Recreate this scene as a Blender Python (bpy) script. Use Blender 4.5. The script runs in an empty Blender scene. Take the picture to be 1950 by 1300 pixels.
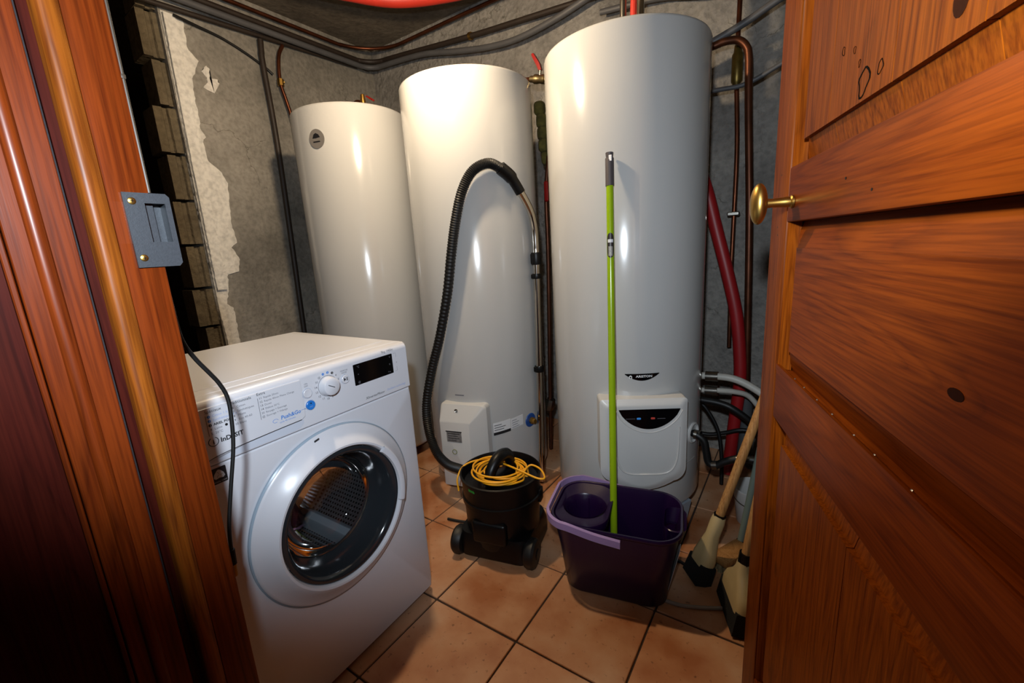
import bpy, bmesh, math, random
from mathutils import Vector, Matrix
random.seed(7)
PI = math.pi
scene = bpy.context.scene
C = scene.collection

# ------------------------------------------------------------------ camera
# room axes: x runs along the back wall, y into the room, z up, metres
CAM = Vector((0.0, 0.0, 1.10))
rt = Vector((0.83271, 0.55044, -0.06007)); up = Vector((-0.0678, 0.20904, 0.97555)); fw = Vector((-0.54954, 0.80828, -0.21139))
cd = bpy.data.cameras.new('camera'); cam = bpy.data.objects.new('camera', cd); C.objects.link(cam)
m = Matrix((rt, up, -fw)).transposed().to_4x4(); m.translation = CAM
cam.matrix_world = m
cd.sensor_width = 36.0; cd.lens = 820.2 / 1950 * 36; cd.clip_start = 0.02
scene.camera = cam

# ------------------------------------------------------------------ light
w = bpy.data.worlds.new('world'); scene.world = w; w.use_nodes = True
w.node_tree.nodes['Background'].inputs[0].default_value = (0.55, 0.6, 0.7, 1)
w.node_tree.nodes['Background'].inputs[1].default_value = 0.012
scene.view_settings.view_transform = 'Standard'; scene.view_settings.look = 'None'
scene.view_settings.gamma = 1.0; scene.view_settings.use_curve_mapping = False
scene.view_settings.exposure = 0.0

# the photographer's flash, on its shoe above and behind the lens
FLASH_W = 57.0
fl = bpy.data.lights.new('camera_flash', 'SPOT'); flo = bpy.data.objects.new('camera_flash', fl); C.objects.link(flo)
fl.energy = FLASH_W; fl.color = (0.80, 0.90, 1.0); fl.shadow_soft_size = 0.022
fl.spot_size = math.radians(106); fl.spot_blend = 0.6
fdir = (fw + up * 0.23 - rt * 0.05).normalized()
fz = -fdir; fx = rt + up * 0.10; fy = fz.cross(fx).normalized(); fx = fy.cross(fz).normalized()
fm = Matrix((fx, fy, fz)).transposed().to_4x4(); fm.translation = Vector((-0.030, -0.042, 1.268))
flo.matrix_world = fm @ Matrix.Diagonal((1.9, 1.0, 1.0, 1.0))
LAMP = Vector((-1.11, 1.005, 1.975))
LAMP_E = 1180.0

# ------------------------------------------------------------------ materials
def lin(c):
    return tuple(((v / 255) / 12.92 if v / 255 <= 0.04045 else ((v / 255 + 0.055) / 1.055) ** 2.4) for v in c) + (1.0,)
MATS = {}
def nt(name):
    mt = bpy.data.materials.new(name); mt.use_nodes = True
    n = mt.node_tree; return mt, n, n.nodes['Principled BSDF']
def N(n, t, **k):
    x = n.nodes.new(t)
    for a, v in k.items(): setattr(x, a, v)
    return x
def ramp(n, fac, stops):
    r = N(n, 'ShaderNodeValToRGB'); e = r.color_ramp.elements
    while len(e) < len(stops): e.new(0.5)
    for i, (p, c) in enumerate(stops): e[i].position = p; e[i].color = c if len(c) == 4 else lin(c)
    n.links.new(fac, r.inputs[0]); return r.outputs[0]
def P(name, col, rough=0.5, metal=0.0, var=0.0, scale=20.0, bump=0.0, bscale=None, coat=0.0, emit=0.0, spec=0.5):
    if name in MATS: return MATS[name]
    mt, n, b = nt(name)
    c = lin(col)
    b.inputs['Roughness'].default_value = rough; b.inputs['Metallic'].default_value = metal
    b.inputs['Coat Weight'].default_value = coat; b.inputs['Coat Roughness'].default_value = 0.08
    b.inputs['Specular IOR Level'].default_value = spec
    tc = N(n, 'ShaderNodeTexCoord'); nz = N(n, 'ShaderNodeTexNoise')
    nz.inputs['Scale'].default_value = scale; nz.inputs['Detail'].default_value = 5.0
    n.links.new(tc.outputs['Object'], nz.inputs['Vector'])
    lo = tuple(max(0, v * (1 - var)) for v in c[:3]) + (1,); hi = tuple(min(1, v * (1 + var * 0.6)) for v in c[:3]) + (1,)
    n.links.new(ramp(n, nz.outputs[0], [(0.3, lo), (0.7, hi)]), b.inputs['Base Color'])
    if bump:
        n2 = N(n, 'ShaderNodeTexNoise'); n2.inputs['Scale'].default_value = bscale or scale * 3; n2.inputs['Detail'].default_value = 6
        n.links.new(tc.outputs['Object'], n2.inputs['Vector'])
        bp = N(n, 'ShaderNodeBump'); bp.inputs['Strength'].default_value = bump; bp.inputs['Distance'].default_value = 0.01
        n.links.new(n2.outputs[0], bp.inputs['Height']); n.links.new(bp.outputs[0], b.inputs['Normal'])
    if emit:
        b.inputs['Emission Color'].default_value = c; b.inputs['Emission Strength'].default_value = emit
    MATS[name] = mt; return mt

def wood(name, dark, mid, light, axis, rough=0.38, knots=True, freq=1.0, spec=0.25):
    """varnished softwood; axis = grain direction in the object's own frame"""
    if name in MATS: return MATS[name]
    mt, n, b = nt(name)
    tc = N(n, 'ShaderNodeTexCoord'); oi = N(n, 'ShaderNodeObjectInfo')
    cx = N(n, 'ShaderNodeCombineXYZ')
    mu = N(n, 'ShaderNodeMath', operation='MULTIPLY'); mu.inputs[1].default_value = 13.0
    n.links.new(oi.outputs['Random'], mu.inputs[0])
    for i in range(3): n.links.new(mu.outputs[0], cx.inputs[i])
    ad = N(n, 'ShaderNodeVectorMath', operation='ADD'); n.links.new(tc.outputs['Object'], ad.inputs[0]); n.links.new(cx.outputs[0], ad.inputs[1])
    mp = N(n, 'ShaderNodeMapping'); s = [1.0, 1.0, 1.0]; s['XYZ'.index(axis)] = 0.09
    mp.inputs['Scale'].default_value = s; n.links.new(ad.outputs[0], mp.inputs[0])
    # large lazy figure
    n1 = N(n, 'ShaderNodeTexNoise'); n1.inputs['Scale'].default_value = 7 * freq; n1.inputs['Detail'].default_value = 2; n1.inputs['Distortion'].default_value = 0.25
    n.links.new(mp.outputs[0], n1.inputs['Vector'])
    mm = N(n, 'ShaderNodeMath', operation='MULTIPLY'); mm.inputs[1].default_value = 20.0; n.links.new(n1.outputs[0], mm.inputs[0])
    fr = N(n, 'ShaderNodeMath', operation='FRACT'); n.links.new(mm.outputs[0], fr.inputs[0])
    # fine fibres
    mp2 = N(n, 'ShaderNodeMapping'); s2 = [1.0, 1.0, 1.0]; s2['XYZ'.index(axis)] = 0.03
    mp2.inputs['Scale'].default_value = s2; n.links.new(ad.outputs[0], mp2.inputs[0])
    n2 = N(n, 'ShaderNodeTexNoise'); n2.inputs['Scale'].default_value = 330; n2.inputs['Detail'].default_value = 4
    n.links.new(mp2.outputs[0], n2.inputs['Vector'])
    n3 = N(n, 'ShaderNodeTexNoise'); n3.inputs['Scale'].default_value = 5; n.links.new(mp.outputs[0], n3.inputs['Vector'])
    ringc = ramp(n, fr.outputs[0], [(0.0, mid), (0.6, light), (0.93, tuple(int((a_ * 2 + b_) / 3) for a_, b_ in zip(dark, mid))), (1.0, mid)])
    fib = ramp(n, n2.outputs[0], [(0.36, dark), (0.6, light)])
    mx = N(n, 'ShaderNodeMix', data_type='RGBA'); mx.inputs[0].default_value = 0.5
    n.links.new(ringc, mx.inputs[6]); n.links.new(fib, mx.inputs[7])
    mr3 = N(n, 'ShaderNodeMath', operation='MULTIPLY'); mr3.inputs[1].default_value = 0.3; n.links.new(n3.outputs[0], mr3.inputs[0])
    mx2 = N(n, 'ShaderNodeMix', data_type='RGBA'); n.links.new(mr3.outputs[0], mx2.inputs[0])
    mx2.blend_type = 'MIX'
    n.links.new(mx.outputs[2], mx2.inputs[6]); mx2.inputs[7].default_value = lin(mid)
    out = mx2.outputs[2]
    if knots:
        mp3 = N(n, 'ShaderNodeMapping'); s3 = [1.0, 1.0, 1.0]; s3['XYZ'.index(axis)] = 0.55
        mp3.inputs['Scale'].default_value = s3; n.links.new(ad.outputs[0], mp3.inputs[0])
        vo = N(n, 'ShaderNodeTexVoronoi'); vo.inputs['Scale'].default_value = 5.5; n.links.new(mp3.outputs[0], vo.inputs['Vector'])
        kf = ramp(n, vo.outputs['Distance'], [(0.035, (0, 0, 0, 1)), (0.085, (1, 1, 1, 1))])
        mk = N(n, 'ShaderNodeMix', data_type='RGBA'); n.links.new(kf, mk.inputs[0])
        mk.inputs[6].default_value = lin(tuple(int(v * 0.45) for v in dark)); n.links.new(out, mk.inputs[7]); out = mk.outputs[2]
    n.links.new(out, b.inputs['Base Color'])
    b.inputs['Roughness'].default_value = rough; b.inputs['Specular IOR Level'].default_value = spec
    b.inputs['Coat Weight'].default_value = 0.0; b.inputs['Coat Roughness'].default_value = 0.2
    bp = N(n, 'ShaderNodeBump'); bp.inputs['Strength'].default_value = 0.22; bp.inputs['Distance'].default_value = 0.002
    n.links.new(fib, bp.inputs['Height']); n.links.new(bp.outputs[0], b.inputs['Normal'])
    MATS[name] = mt; return mt

def concrete(name, c1, c2, c3, bump=0.6, crack=True):
    if name in MATS: return MATS[name]
    mt, n, b = nt(name)
    tc = N(n, 'ShaderNodeTexCoord')
    a = N(n, 'ShaderNodeTexNoise'); a.inputs['Scale'].default_value = 2.2; a.inputs['Detail'].default_value = 8; a.inputs['Roughness'].default_value = 0.65
    n.links.new(tc.outputs['Object'], a.inputs['Vector'])
    col = ramp(n, a.outputs[0], [(0.32, c1), (0.5, c2), (0.68, c3)])
    f = N(n, 'ShaderNodeTexNoise'); f.inputs['Scale'].default_value = 45; f.inputs['Detail'].default_value = 8; n.links.new(tc.outputs['Object'], f.inputs['Vector'])
    g = N(n, 'ShaderNodeTexNoise'); g.inputs['Scale'].default_value = 9; g.inputs['Detail'].default_value = 6; n.links.new(tc.outputs['Object'], g.inputs['Vector'])
    mx = N(n, 'ShaderNodeMix', data_type='RGBA', blend_type='MULTIPLY'); mx.inputs[0].default_value = 0.6
    n.links.new(col, mx.inputs[6]); n.links.new(ramp(n, f.outputs[0], [(0.3, (0.55, 0.55, 0.55, 1)), (0.6, (1, 1, 1, 1))]), mx.inputs[7])
    out = mx.outputs[2]
    if crack:
        dv = N(n, 'ShaderNodeVectorMath', operation='ADD'); n.links.new(tc.outputs['Object'], dv.inputs[0])
        sc = N(n, 'ShaderNodeVectorMath', operation='SCALE'); sc.inputs['Scale'].default_value = 0.22; n.links.new(g.outputs['Color'], sc.inputs[0]); n.links.new(sc.outputs[0], dv.inputs[1])
        vo = N(n, 'ShaderNodeTexVoronoi', feature='DISTANCE_TO_EDGE'); vo.inputs['Scale'].default_value = 2.1; n.links.new(dv.outputs[0], vo.inputs['Vector'])
        gate = ramp(n, a.outputs[0], [(0.5, (0, 0, 0, 1)), (0.56, (1, 1, 1, 1))])
        ck = ramp(n, vo.outputs['Distance'], [(0.002, (0.55, 0.54, 0.52, 1)), (0.008, (1, 1, 1, 1))])
        mg = N(n, 'ShaderNodeMix', data_type='RGBA'); n.links.new(gate, mg.inputs[0]); mg.inputs[6].default_value = (1, 1, 1, 1); n.links.new(ck, mg.inputs[7])
        m2 = N(n, 'ShaderNodeMix', data_type='RGBA', blend_type='MULTIPLY'); m2.inputs[0].default_value = 1.0
        n.links.new(out, m2.inputs[6]); n.links.new(mg.outputs[2], m2.inputs[7]); out = m2.outputs[2]
    n.links.new(out, b.inputs['Base Color']); b.inputs['Roughness'].default_value = 0.92; b.inputs['Specular IOR Level'].default_value = 0.2
    ah = N(n, 'ShaderNodeMath', operation='ADD'); n.links.new(f.outputs[0], ah.inputs[0])
    g2 = N(n, 'ShaderNodeMath', operation='MULTIPLY'); g2.inputs[1].default_value = 2.5; n.links.new(g.outputs[0], g2.inputs[0]); n.links.new(g2.outputs[0], ah.inputs[1])
    bp = N(n, 'ShaderNodeBump'); bp.inputs['Strength'].default_value = bump; bp.inputs['Distance'].default_value = 0.012
    n.links.new(ah.outputs[0], bp.inputs['Height']); n.links.new(bp.outputs[0], b.inputs['Normal'])
    MATS[name] = mt; return mt

def tile_mat():
    mt, n, b = nt('terracotta_tile')
    tc = N(n, 'ShaderNodeTexCoord'); oi = N(n, 'ShaderNodeObjectInfo'); ge = N(n, 'ShaderNodeNewGeometry')
    a = N(n, 'ShaderNodeTexNoise'); a.inputs['Scale'].default_value = 4.5; a.inputs['Detail'].default_value = 5; n.links.new(ge.outputs['Position'], a.inputs['Vector'])
    col = ramp(n, a.outputs[0], [(0.36, (166, 102, 60)), (0.5, (190, 136, 96)), (0.66, (202, 160, 126))])
    hs = N(n, 'ShaderNodeHueSaturation'); mr = N(n, 'ShaderNodeMapRange'); n.links.new(oi.outputs['Random'], mr.inputs[0])
    mr.inputs[3].default_value = 0.86; mr.inputs[4].default_value = 1.1; n.links.new(mr.outputs[0], hs.inputs['Value']); n.links.new(col, hs.inputs['Color'])
    sp = N(n, 'ShaderNodeTexNoise'); sp.inputs['Scale'].default_value = 60; sp.inputs['Detail'].default_value = 3; n.links.new(ge.outputs['Position'], sp.inputs['Vector'])
    mx = N(n, 'ShaderNodeMix', data_type='RGBA', blend_type='MULTIPLY'); mx.inputs[0].default_value = 1.0
    n.links.new(hs.outputs[0], mx.inputs[6]); n.links.new(ramp(n, sp.outputs[0], [(0.26, (0.45, 0.4, 0.36, 1)), (0.36, (1, 1, 1, 1))]), mx.inputs[7])
    n.links.new(mx.outputs[2], b.inputs['Base Color']); b.inputs['Roughness'].default_value = 0.42
    bp = N(n, 'ShaderNodeBump'); bp.inputs['Strength'].default_value = 0.15; bp.inputs['Distance'].default_value = 0.004
    n.links.new(a.outputs[0], bp.inputs['Height']); n.links.new(bp.outputs[0], b.inputs['Normal'])
    return mt

def glass_mat():
    mt = bpy.data.materials.new('porthole_glass'); mt.use_nodes = True; n = mt.node_tree
    n.nodes.remove(n.nodes['Principled BSDF']); out = n.nodes['Material Output']
    t = N(n, 'ShaderNodeBsdfTransparent'); t.inputs[0].default_value = (0.86, 0.9, 0.93, 1)
    g = N(n, 'ShaderNodeBsdfGlossy'); g.inputs['Roughness'].default_value = 0.02
    f = N(n, 'ShaderNodeFresnel'); f.inputs[0].default_value = 1.5
    x = N(n, 'ShaderNodeMixShader'); n.links.new(f.outputs[0], x.inputs[0]); n.links.new(t.outputs[0], x.inputs[1]); n.links.new(g.outputs[0], x.inputs[2])
    n.links.new(x.outputs[0], out.inputs[0]); return mt

def drum_mat():
    mt, n, b = nt('perforated_steel')
    tc = N(n, 'ShaderNodeTexCoord'); sx = N(n, 'ShaderNodeSeparateXYZ'); n.links.new(tc.outputs['Object'], sx.inputs[0])
    at = N(n, 'ShaderNodeMath', operation='ARCTAN2'); n.links.new(sx.outputs[0], at.inputs[0]); n.links.new(sx.outputs[2], at.inputs[1])
    sc = N(n, 'ShaderNodeMath', operation='MULTIPLY'); sc.inputs[1].default_value = 0.24; n.links.new(at.outputs[0], sc.inputs[0])
    cb = N(n, 'ShaderNodeCombineXYZ'); n.links.new(sc.outputs[0], cb.inputs[0]); n.links.new(sx.outputs[1], cb.inputs[1])
    vo = N(n, 'ShaderNodeTexVoronoi'); vo.inputs['Scale'].default_value = 78; vo.inputs['Randomness'].default_value = 0.0; n.links.new(cb.outputs[0], vo.inputs['Vector'])
    col = ramp(n, vo.outputs['Distance'], [(0.2, (0.015, 0.015, 0.015, 1)), (0.3, (0.55, 0.56, 0.58, 1))])
    n.links.new(col, b.inputs['Base Color']); b.inputs['Metallic'].default_value = 0.95; b.inputs['Roughness'].default_value = 0.22
    bp = N(n, 'ShaderNodeBump'); bp.inputs['Strength'].default_value = 0.6; bp.inputs['Distance'].default_value = 0.003
    n.links.new(vo.outputs['Distance'], bp.inputs['Height']); n.links.new(bp.outputs[0], b.inputs['Normal'])
    return mt

ENAMEL = P('white_enamel', (184, 184, 182), 0.17, var=0.02, scale=3, bump=0.006, bscale=6, coat=0.25)
APPL = P('appliance_white', (208, 210, 217), 0.28, var=0.01, scale=4)
APPL_G = P('appliance_pale_grey', (196, 203, 216), 0.16, var=0.01, scale=4)
COVER = P('cover_plastic', (196, 195, 192), 0.35, var=0.02, scale=6)
BLACK = P('black_plastic', (5, 5, 6), 0.38, var=0.1, scale=30, spec=0.3)
BLACKG = P('black_gloss', (7, 7, 9), 0.12)
RUBBER = P('black_rubber', (10, 10, 10), 0.5, var=0.2, scale=40)
INK = P('ink_black', (22, 22, 26), 0.5)
INKG = P('ink_grey', (108, 108, 116), 0.5)
INKB = P('ink_blue', (66, 128, 205), 0.5)
INKP = P('ink_pale_blue', (150, 170, 215), 0.5)
WHITEP = P('white_print', (225, 225, 225), 0.5)
BLUEB = P('blue_button', (40, 120, 205), 0.3)
CONC = concrete('bare_render', (112, 108, 100), (142, 137, 127), (164, 158, 147), 0.5)
CONCG = concrete('grey_wash_render', (112, 109, 104), (140, 136, 130), (160, 156, 148), 1.0)
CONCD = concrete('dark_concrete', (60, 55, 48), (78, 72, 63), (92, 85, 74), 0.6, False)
BLOCKM = concrete('concrete_block', (84, 76, 62), (108, 98, 80), (124, 113, 92), 0.9, False)
PLASTER = concrete('white_plaster', (214, 208, 196), (230, 225, 214), (238, 234, 224), 0.5, False)
GROUT = P('grout', (62, 46, 36), 0.95, var=0.3, scale=60)
TILE = tile_mat()
CHROME = P('chrome', (200, 196, 188), 0.12, 1.0)
STEEL = P('dull_steel', (150, 146, 138), 0.3, 1.0, var=0.15, scale=30)
ZINC = P('hammered_grey', (58, 62, 67), 0.42, 0.25, var=0.12, scale=300, bump=0.05, bscale=700)
BRASS = P('brass', (180, 142, 72), 0.36, 1.0, var=0.12, scale=40)
COPPER = P('old_copper', (112, 64, 42), 0.38, 0.85, var=0.35, scale=14)
DARKPIPE = P('brown_conduit', (46, 36, 29), 0.55, var=0.25, scale=10)
GREYTUBE = P('grey_conduit', (84, 84, 86), 0.5, var=0.15, scale=10)
REDTUBE = P('red_conduit', (196, 52, 38), 0.45, var=0.1, scale=10)
REDLEV = P('red_lever', (136, 14, 12), 0.35)
PALE = P('pale_hose', (188, 184, 174), 0.45, var=0.08, scale=20)
GREEN = P('lime_green', (140, 170, 20), 0.22, var=0.05, scale=20)
PURPLE = P('purple_plastic', (28, 6, 44), 0.3, var=0.05, scale=10)
LILAC = P('lilac_plastic', (150, 124, 168), 0.35)
YELLOW = P('yellow_cord', (236, 164, 24), 0.42, var=0.05, scale=30)
BEIGE = P('cream_plastic', (190, 168, 122), 0.4, var=0.1, scale=12)
BRISTLE = P('black_bristle', (15, 14, 13), 0.9, var=0.4, scale=200, bump=0.5, bscale=300)
DOORH = wood('varnished_wood_across', (76, 27, 2), (110, 44, 5), (130, 58, 8), 'X', rough=0.4, spec=0.07)
DOORV = wood('varnished_wood_upright', (70, 26, 2), (112, 48, 5), (138, 68, 10), 'Z', rough=0.4, spec=0.07, freq=1.5)
FRAMEW = wood('frame_wood_upright', (58, 19, 4), (98, 36, 8), (116, 48, 12), 'Z', rough=0.32, freq=0.8)
FRAMEL = wood('pale_frame_wood', (74, 31, 5), (118, 58, 12), (140, 76, 20), 'Z', rough=0.42, freq=1.7)
FRAMER = wood('red_stain_and_gap_shade', (38, 10, 7), (58, 17, 12), (66, 22, 14), 'Z', rough=0.5, knots=False, spec=0.05)
STICK = wood('broom_stick_wood', (120, 78, 40), (164, 114, 62), (184, 136, 82), 'Z', rough=0.55, knots=False)

# ------------------------------------------------------------------ mesh helpers
def catmull(pts, n):
    pts = [Vector(p) for p in pts]
    if len(pts) < 3: return [pts[0].lerp(pts[-1], i / n) for i in range(n + 1)]
    ext = [2 * pts[0] - pts[1]] + pts + [2 * pts[-1] - pts[-2]]
    seg = len(pts) - 1; out = []
    for i in range(n + 1):
        t = i / n * seg; k = min(int(t), seg - 1); f = t - k
        a, b, c, d = ext[k:k + 4]
        out.append(0.5 * ((2 * b) + (c - a) * f + (2 * a - 5 * b + 4 * c - d) * f * f + (3 * b - a - 3 * c + d) * f ** 3))
    return out
class MB:
    def __init__(s): s.bm = bmesh.new()
    def box(s, c, d, bev=0.0, seg=2, rotz=0.0):
        r = bmesh.ops.create_cube(s.bm, size=1.0); vs = r['verts']
        bmesh.ops.scale(s.bm, vec=d, verts=vs)
        if bev:
            es = list({e for v in vs for e in v.link_edges})
            rb = bmesh.ops.bevel(s.bm, geom=es, offset=bev, segments=seg, profile=0.5, affect='EDGES')
            vs = list({v for f in rb['faces'] for v in f.verts} | {v for v in vs if v.is_valid})
        if rotz: bmesh.ops.rotate(s.bm, cent=(0, 0, 0), matrix=Matrix.Rotation(rotz, 3, 'Z'), verts=vs)
        bmesh.ops.translate(s.bm, vec=c, verts=vs); return s
    def prism(s, poly, h0, h1, plane='xy'):
        """closed outline extruded from h0 to h1 along the axis normal to the plane"""
        def pt(u, v, h):
            return {'xy': (u, v, h), 'xz': (u, h, v), 'yz': (h, u, v)}[plane]
        a = [s.bm.verts.new(pt(u, v, h0)) for u, v in poly]; b = [s.bm.verts.new(pt(u, v, h1)) for u, v in poly]
        n = len(poly)
        for i in range(n): s.bm.faces.new((a[i], a[(i + 1) % n], b[(i + 1) % n], b[i]))
        fa = s.bm.faces.new(a[::-1]); fb = s.bm.faces.new(b)
        bmesh.ops.triangulate(s.bm, faces=[fa, fb], ngon_method='EAR_CLIP'); return s
    def tube(s, pts, r, n=None, seg=10, spline=True, radii=None, caps=True):
        pts = catmull(pts, n or max(8, 6 * (len(pts) - 1))) if spline else [Vector(p) for p in pts]
        k = len(pts); t = [(pts[min(i + 1, k - 1)] - pts[max(i - 1, 0)]).normalized() for i in range(k)]
        ref = Vector((0, 0, 1)) if abs(t[0].z) < 0.9 else Vector((1, 0, 0)); u = t[0].cross(ref).normalized(); rings = []
        for i in range(k):
            u = (u - t[i] * u.dot(t[i])).normalized(); v = t[i].cross(u)
            rr = radii(i / (k - 1)) if radii else r
            rings.append([s.bm.verts.new(pts[i] + (u * math.cos(2 * PI * j / seg) + v * math.sin(2 * PI * j / seg)) * rr) for j in range(seg)])
        for i in range(k - 1):
            for j in range(seg): s.bm.faces.new((rings[i][j], rings[i][(j + 1) % seg], rings[i + 1][(j + 1) % seg], rings[i + 1][j]))
        if caps: s.bm.faces.new(rings[0][::-1]); s.bm.faces.new(rings[-1])
        return s
    def lathe(s, prof, c=(0, 0, 0), axis=(0, 0, 1), seg=48, closed=False, a0=0.0, a1=2 * PI):
        """profile of (radius, height) pairs turned about an axis through c"""
        ax = Vector(axis).normalized(); u = ax.orthogonal().normalized()
        if abs(ax.z) > 0.99: u = Vector((1, 0, 0))
        v = ax.cross(u); c = Vector(c); full = abs(a1 - a0 - 2 * PI) < 1e-6; ns = seg if full else seg + 1; rings = []
        for r, h in prof:
            if r < 1e-6: rings.append([s.bm.verts.new(c + ax * h)]); continue
            rings.append([s.bm.verts.new(c + ax * h + (u * math.cos(a0 + (a1 - a0) * j / seg) + v * math.sin(a0 + (a1 - a0) * j / seg)) * r) for j in range(ns)])
        m_ = len(rings); rng = range(m_) if closed else range(m_ - 1)
        for i in rng:
            A, B = rings[i], rings[(i + 1) % m_]
            for j in range(seg):
                j2 = (j + 1) % ns if full else j + 1
                if len(A) == 1 and len(B) == 1: continue
                if len(A) == 1: s.bm.faces.new((A[0], B[j], B[j2]))
                elif len(B) == 1: s.bm.faces.new((A[j], A[j2], B[0]))
                else: s.bm.faces.new((A[j], A[j2], B[j2], B[j]))
        return s
    def loft(s, rings, caps=True):
        R = [[s.bm.verts.new(p) for p in r] for r in rings]; n = len(R[0])
        for i in range(len(R) - 1):
            for j in range(n): s.bm.faces.new((R[i][j], R[i][(j + 1) % n], R[i + 1][(j + 1) % n], R[i + 1][j]))
        if caps: s.bm.faces.new(R[0][::-1]); s.bm.faces.new(R[-1])
        return s
    def xform(s, mat): bmesh.ops.transform(s.bm, matrix=mat, verts=s.bm.verts); return s
    def build(s, name, mat, parent=None, angle=35, label=None):
        bmesh.ops.recalc_face_normals(s.bm, faces=s.bm.faces)
        me = bpy.data.meshes.new(name); s.bm.to_mesh(me); s.bm.free()
        me.materials.append(mat)
        me.polygons.foreach_set('use_smooth', [True] * len(me.polygons))
        me.set_sharp_from_angle(angle=math.radians(angle))
        o = bpy.data.objects.new(name, me); C.objects.link(o); o.parent = parent
        if label: o['label'] = label
        return o
def rrect(w_, d, r, n=6, cx=0, cy=0):
    out = []
    for k, (sx, sy) in enumerate(((1, 1), (-1, 1), (-1, -1), (1, -1))):
        for i in range(n + 1):
            a = PI / 2 * (k + i / n); out.append((cx + sx * (w_ / 2 - r) + r * math.cos(a), cy + sy * (d / 2 - r) + r * math.sin(a)))
    return out
def thing(name, label, cat, loc=(0, 0, 0), rotz=0.0, group=None, kind=None):
    o = bpy.data.objects.new(name, None); C.objects.link(o); o.location = loc; o.rotation_euler = (0, 0, rotz); o.empty_display_size = 0.1
    return tag(o, label, cat, group, kind)
def tag(o, label, cat=None, group=None, kind=None):
    o['label'] = label
    if cat: o['category'] = cat
    if group: o['group'] = group
    if kind: o['kind'] = kind
    return o
def struct(o, label=None):
    o['kind'] = 'structure'
    if label: o['label'] = label
    return o
def copy_part(o, parent, loc=None):
    c = o.copy(); C.objects.link(c); c.parent = parent
    if loc is not None: c.location = loc
    return c
def text(name, s, size, mat, parent, mapping, align='LEFT', shear=0.0, bold=0.0, depth=0.0004):
    """flat lettering; mapping turns (x along the line, y up, h off the surface) into a point"""
    cu = bpy.data.curves.new(name, 'FONT'); cu.body = s; cu.size = size; cu.align_x = align; cu.shear = shear; cu.offset = bold; cu.resolution_u = 2
    o = bpy.data.objects.new(name, cu); C.objects.link(o)
    bpy.context.view_layer.update()
    me = bpy.data.meshes.new_from_object(o.evaluated_get(bpy.context.evaluated_depsgraph_get()))
    bpy.data.objects.remove(o); bpy.data.curves.remove(cu)
    for v in me.vertices: v.co = Vector(mapping(v.co.x, v.co.y, depth))
    me.materials.clear(); me.materials.append(mat); me.name = name
    o = bpy.data.objects.new(name, me); C.objects.link(o); o.parent = parent; return o

def print_bar(mat, parent, mapping, x0, x1, y, t):
    """a line of print too small to read: an ink bar"""
    q = MB(); n = 6; q.loft([[mapping(x0 + (x1 - x0) * i / n, y + dy, h) for dy, h in ((0, 0), (t, 0), (t, 0.0003), (0, 0.0003))] for i in range(n + 1)]); return q.build('print_line', mat, parent)
# ------------------------------------------------------------------ the room
WL, WB, WR, CEIL = -2.62, 2.318, 0.20, 2.50
# floor with its tiles
fb = MB(); fb.box((-1.6, 0.35, -0.03), (6.2, 4.1, 0.05)); floor = struct(fb.build('floor', GROUT), 'tiled cellar floor of beige terracotta squares with dark grout')
TS, TT = 0.3082, 0.3028
# tile grid offset read at the crossing in the foreground
tx0, ty0 = -0.6106, 0.8244
tm = MB(); tm.box((0, 0, 0), (TS - 0.006, TT - 0.006, 0.010), 0.0018, 1)
proto = tm.build('tile', TILE, floor); proto.location = (tx0 + TS / 2, ty0 + TT / 2, -0.005)
for i in range(-5, 3):
    for j in range(-3, 6):
        if i == 0 and j == 0: continue
        copy_part(proto, floor, (tx0 + (i + 0.5) * TS + random.uniform(-0.0008, 0.0008), ty0 + (j + 0.5) * TT + random.uniform(-0.0008, 0.0008), -0.005 + random.uniform(-0.0008, 0.0004)))
# walls
b = MB(); b.box(((WL - 4.6) / 2 + 1.0 - 1.0 + 0.0, 0, 0), (0.01, 0.01, 0.01)); b.bm.clear()
b.box((WL - 0.09, (1.05 + WB + 0.2) / 2, CEIL / 2), (0.18, WB + 0.2 - 1.05, CEIL)); wall_left = struct(b.build('wall_left', CONC), 'stained bare cement wall on the left with cracks')
b = MB(); b.box((-1.9, WB + 0.1, CEIL / 2), (6.4, 0.2, CEIL)); wall_back = struct(b.build('wall_back', CONCG), 'rough grey wall behind the white tanks')
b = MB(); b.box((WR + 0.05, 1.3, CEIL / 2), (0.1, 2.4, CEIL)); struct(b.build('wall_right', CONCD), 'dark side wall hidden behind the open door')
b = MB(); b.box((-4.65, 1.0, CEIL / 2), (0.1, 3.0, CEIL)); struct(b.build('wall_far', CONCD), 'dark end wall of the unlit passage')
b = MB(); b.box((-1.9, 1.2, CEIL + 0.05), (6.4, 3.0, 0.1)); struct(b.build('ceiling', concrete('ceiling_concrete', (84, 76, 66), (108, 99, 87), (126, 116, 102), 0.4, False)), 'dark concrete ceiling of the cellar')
# toothed block end of the left wall
tops = [2.505, 2.30, 2.09, 1.88, 1.66, 1.437, 1.215, 0.992, 0.785, 0.575, 0.365, 0.155]
ends = [0.975, 0.968, 0.992, 0.956, 0.973, 0.954, 0.968, 0.955, 0.98, 0.955, 0.97, 0.958]
for k in range(len(tops)):
    z1 = tops[k] - 0.008; z0 = (tops[k + 1] if k + 1 < len(tops) else 0.0) + 0.006
    e = ends[k]
    poly = [(-2.79, e + 0.004), (-2.648, e), (-2.645, e + 0.034), (-2.657, e + 0.040), (-2.657, e + 0.056), (-2.645, e + 0.062), (-2.645, 1.0495), (-2.79, 1.0495)]
    q = MB(); q.prism(poly, z0, z1, 'xy'); q.build('concrete_block', BLOCKM, wall_left, 25)
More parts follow.
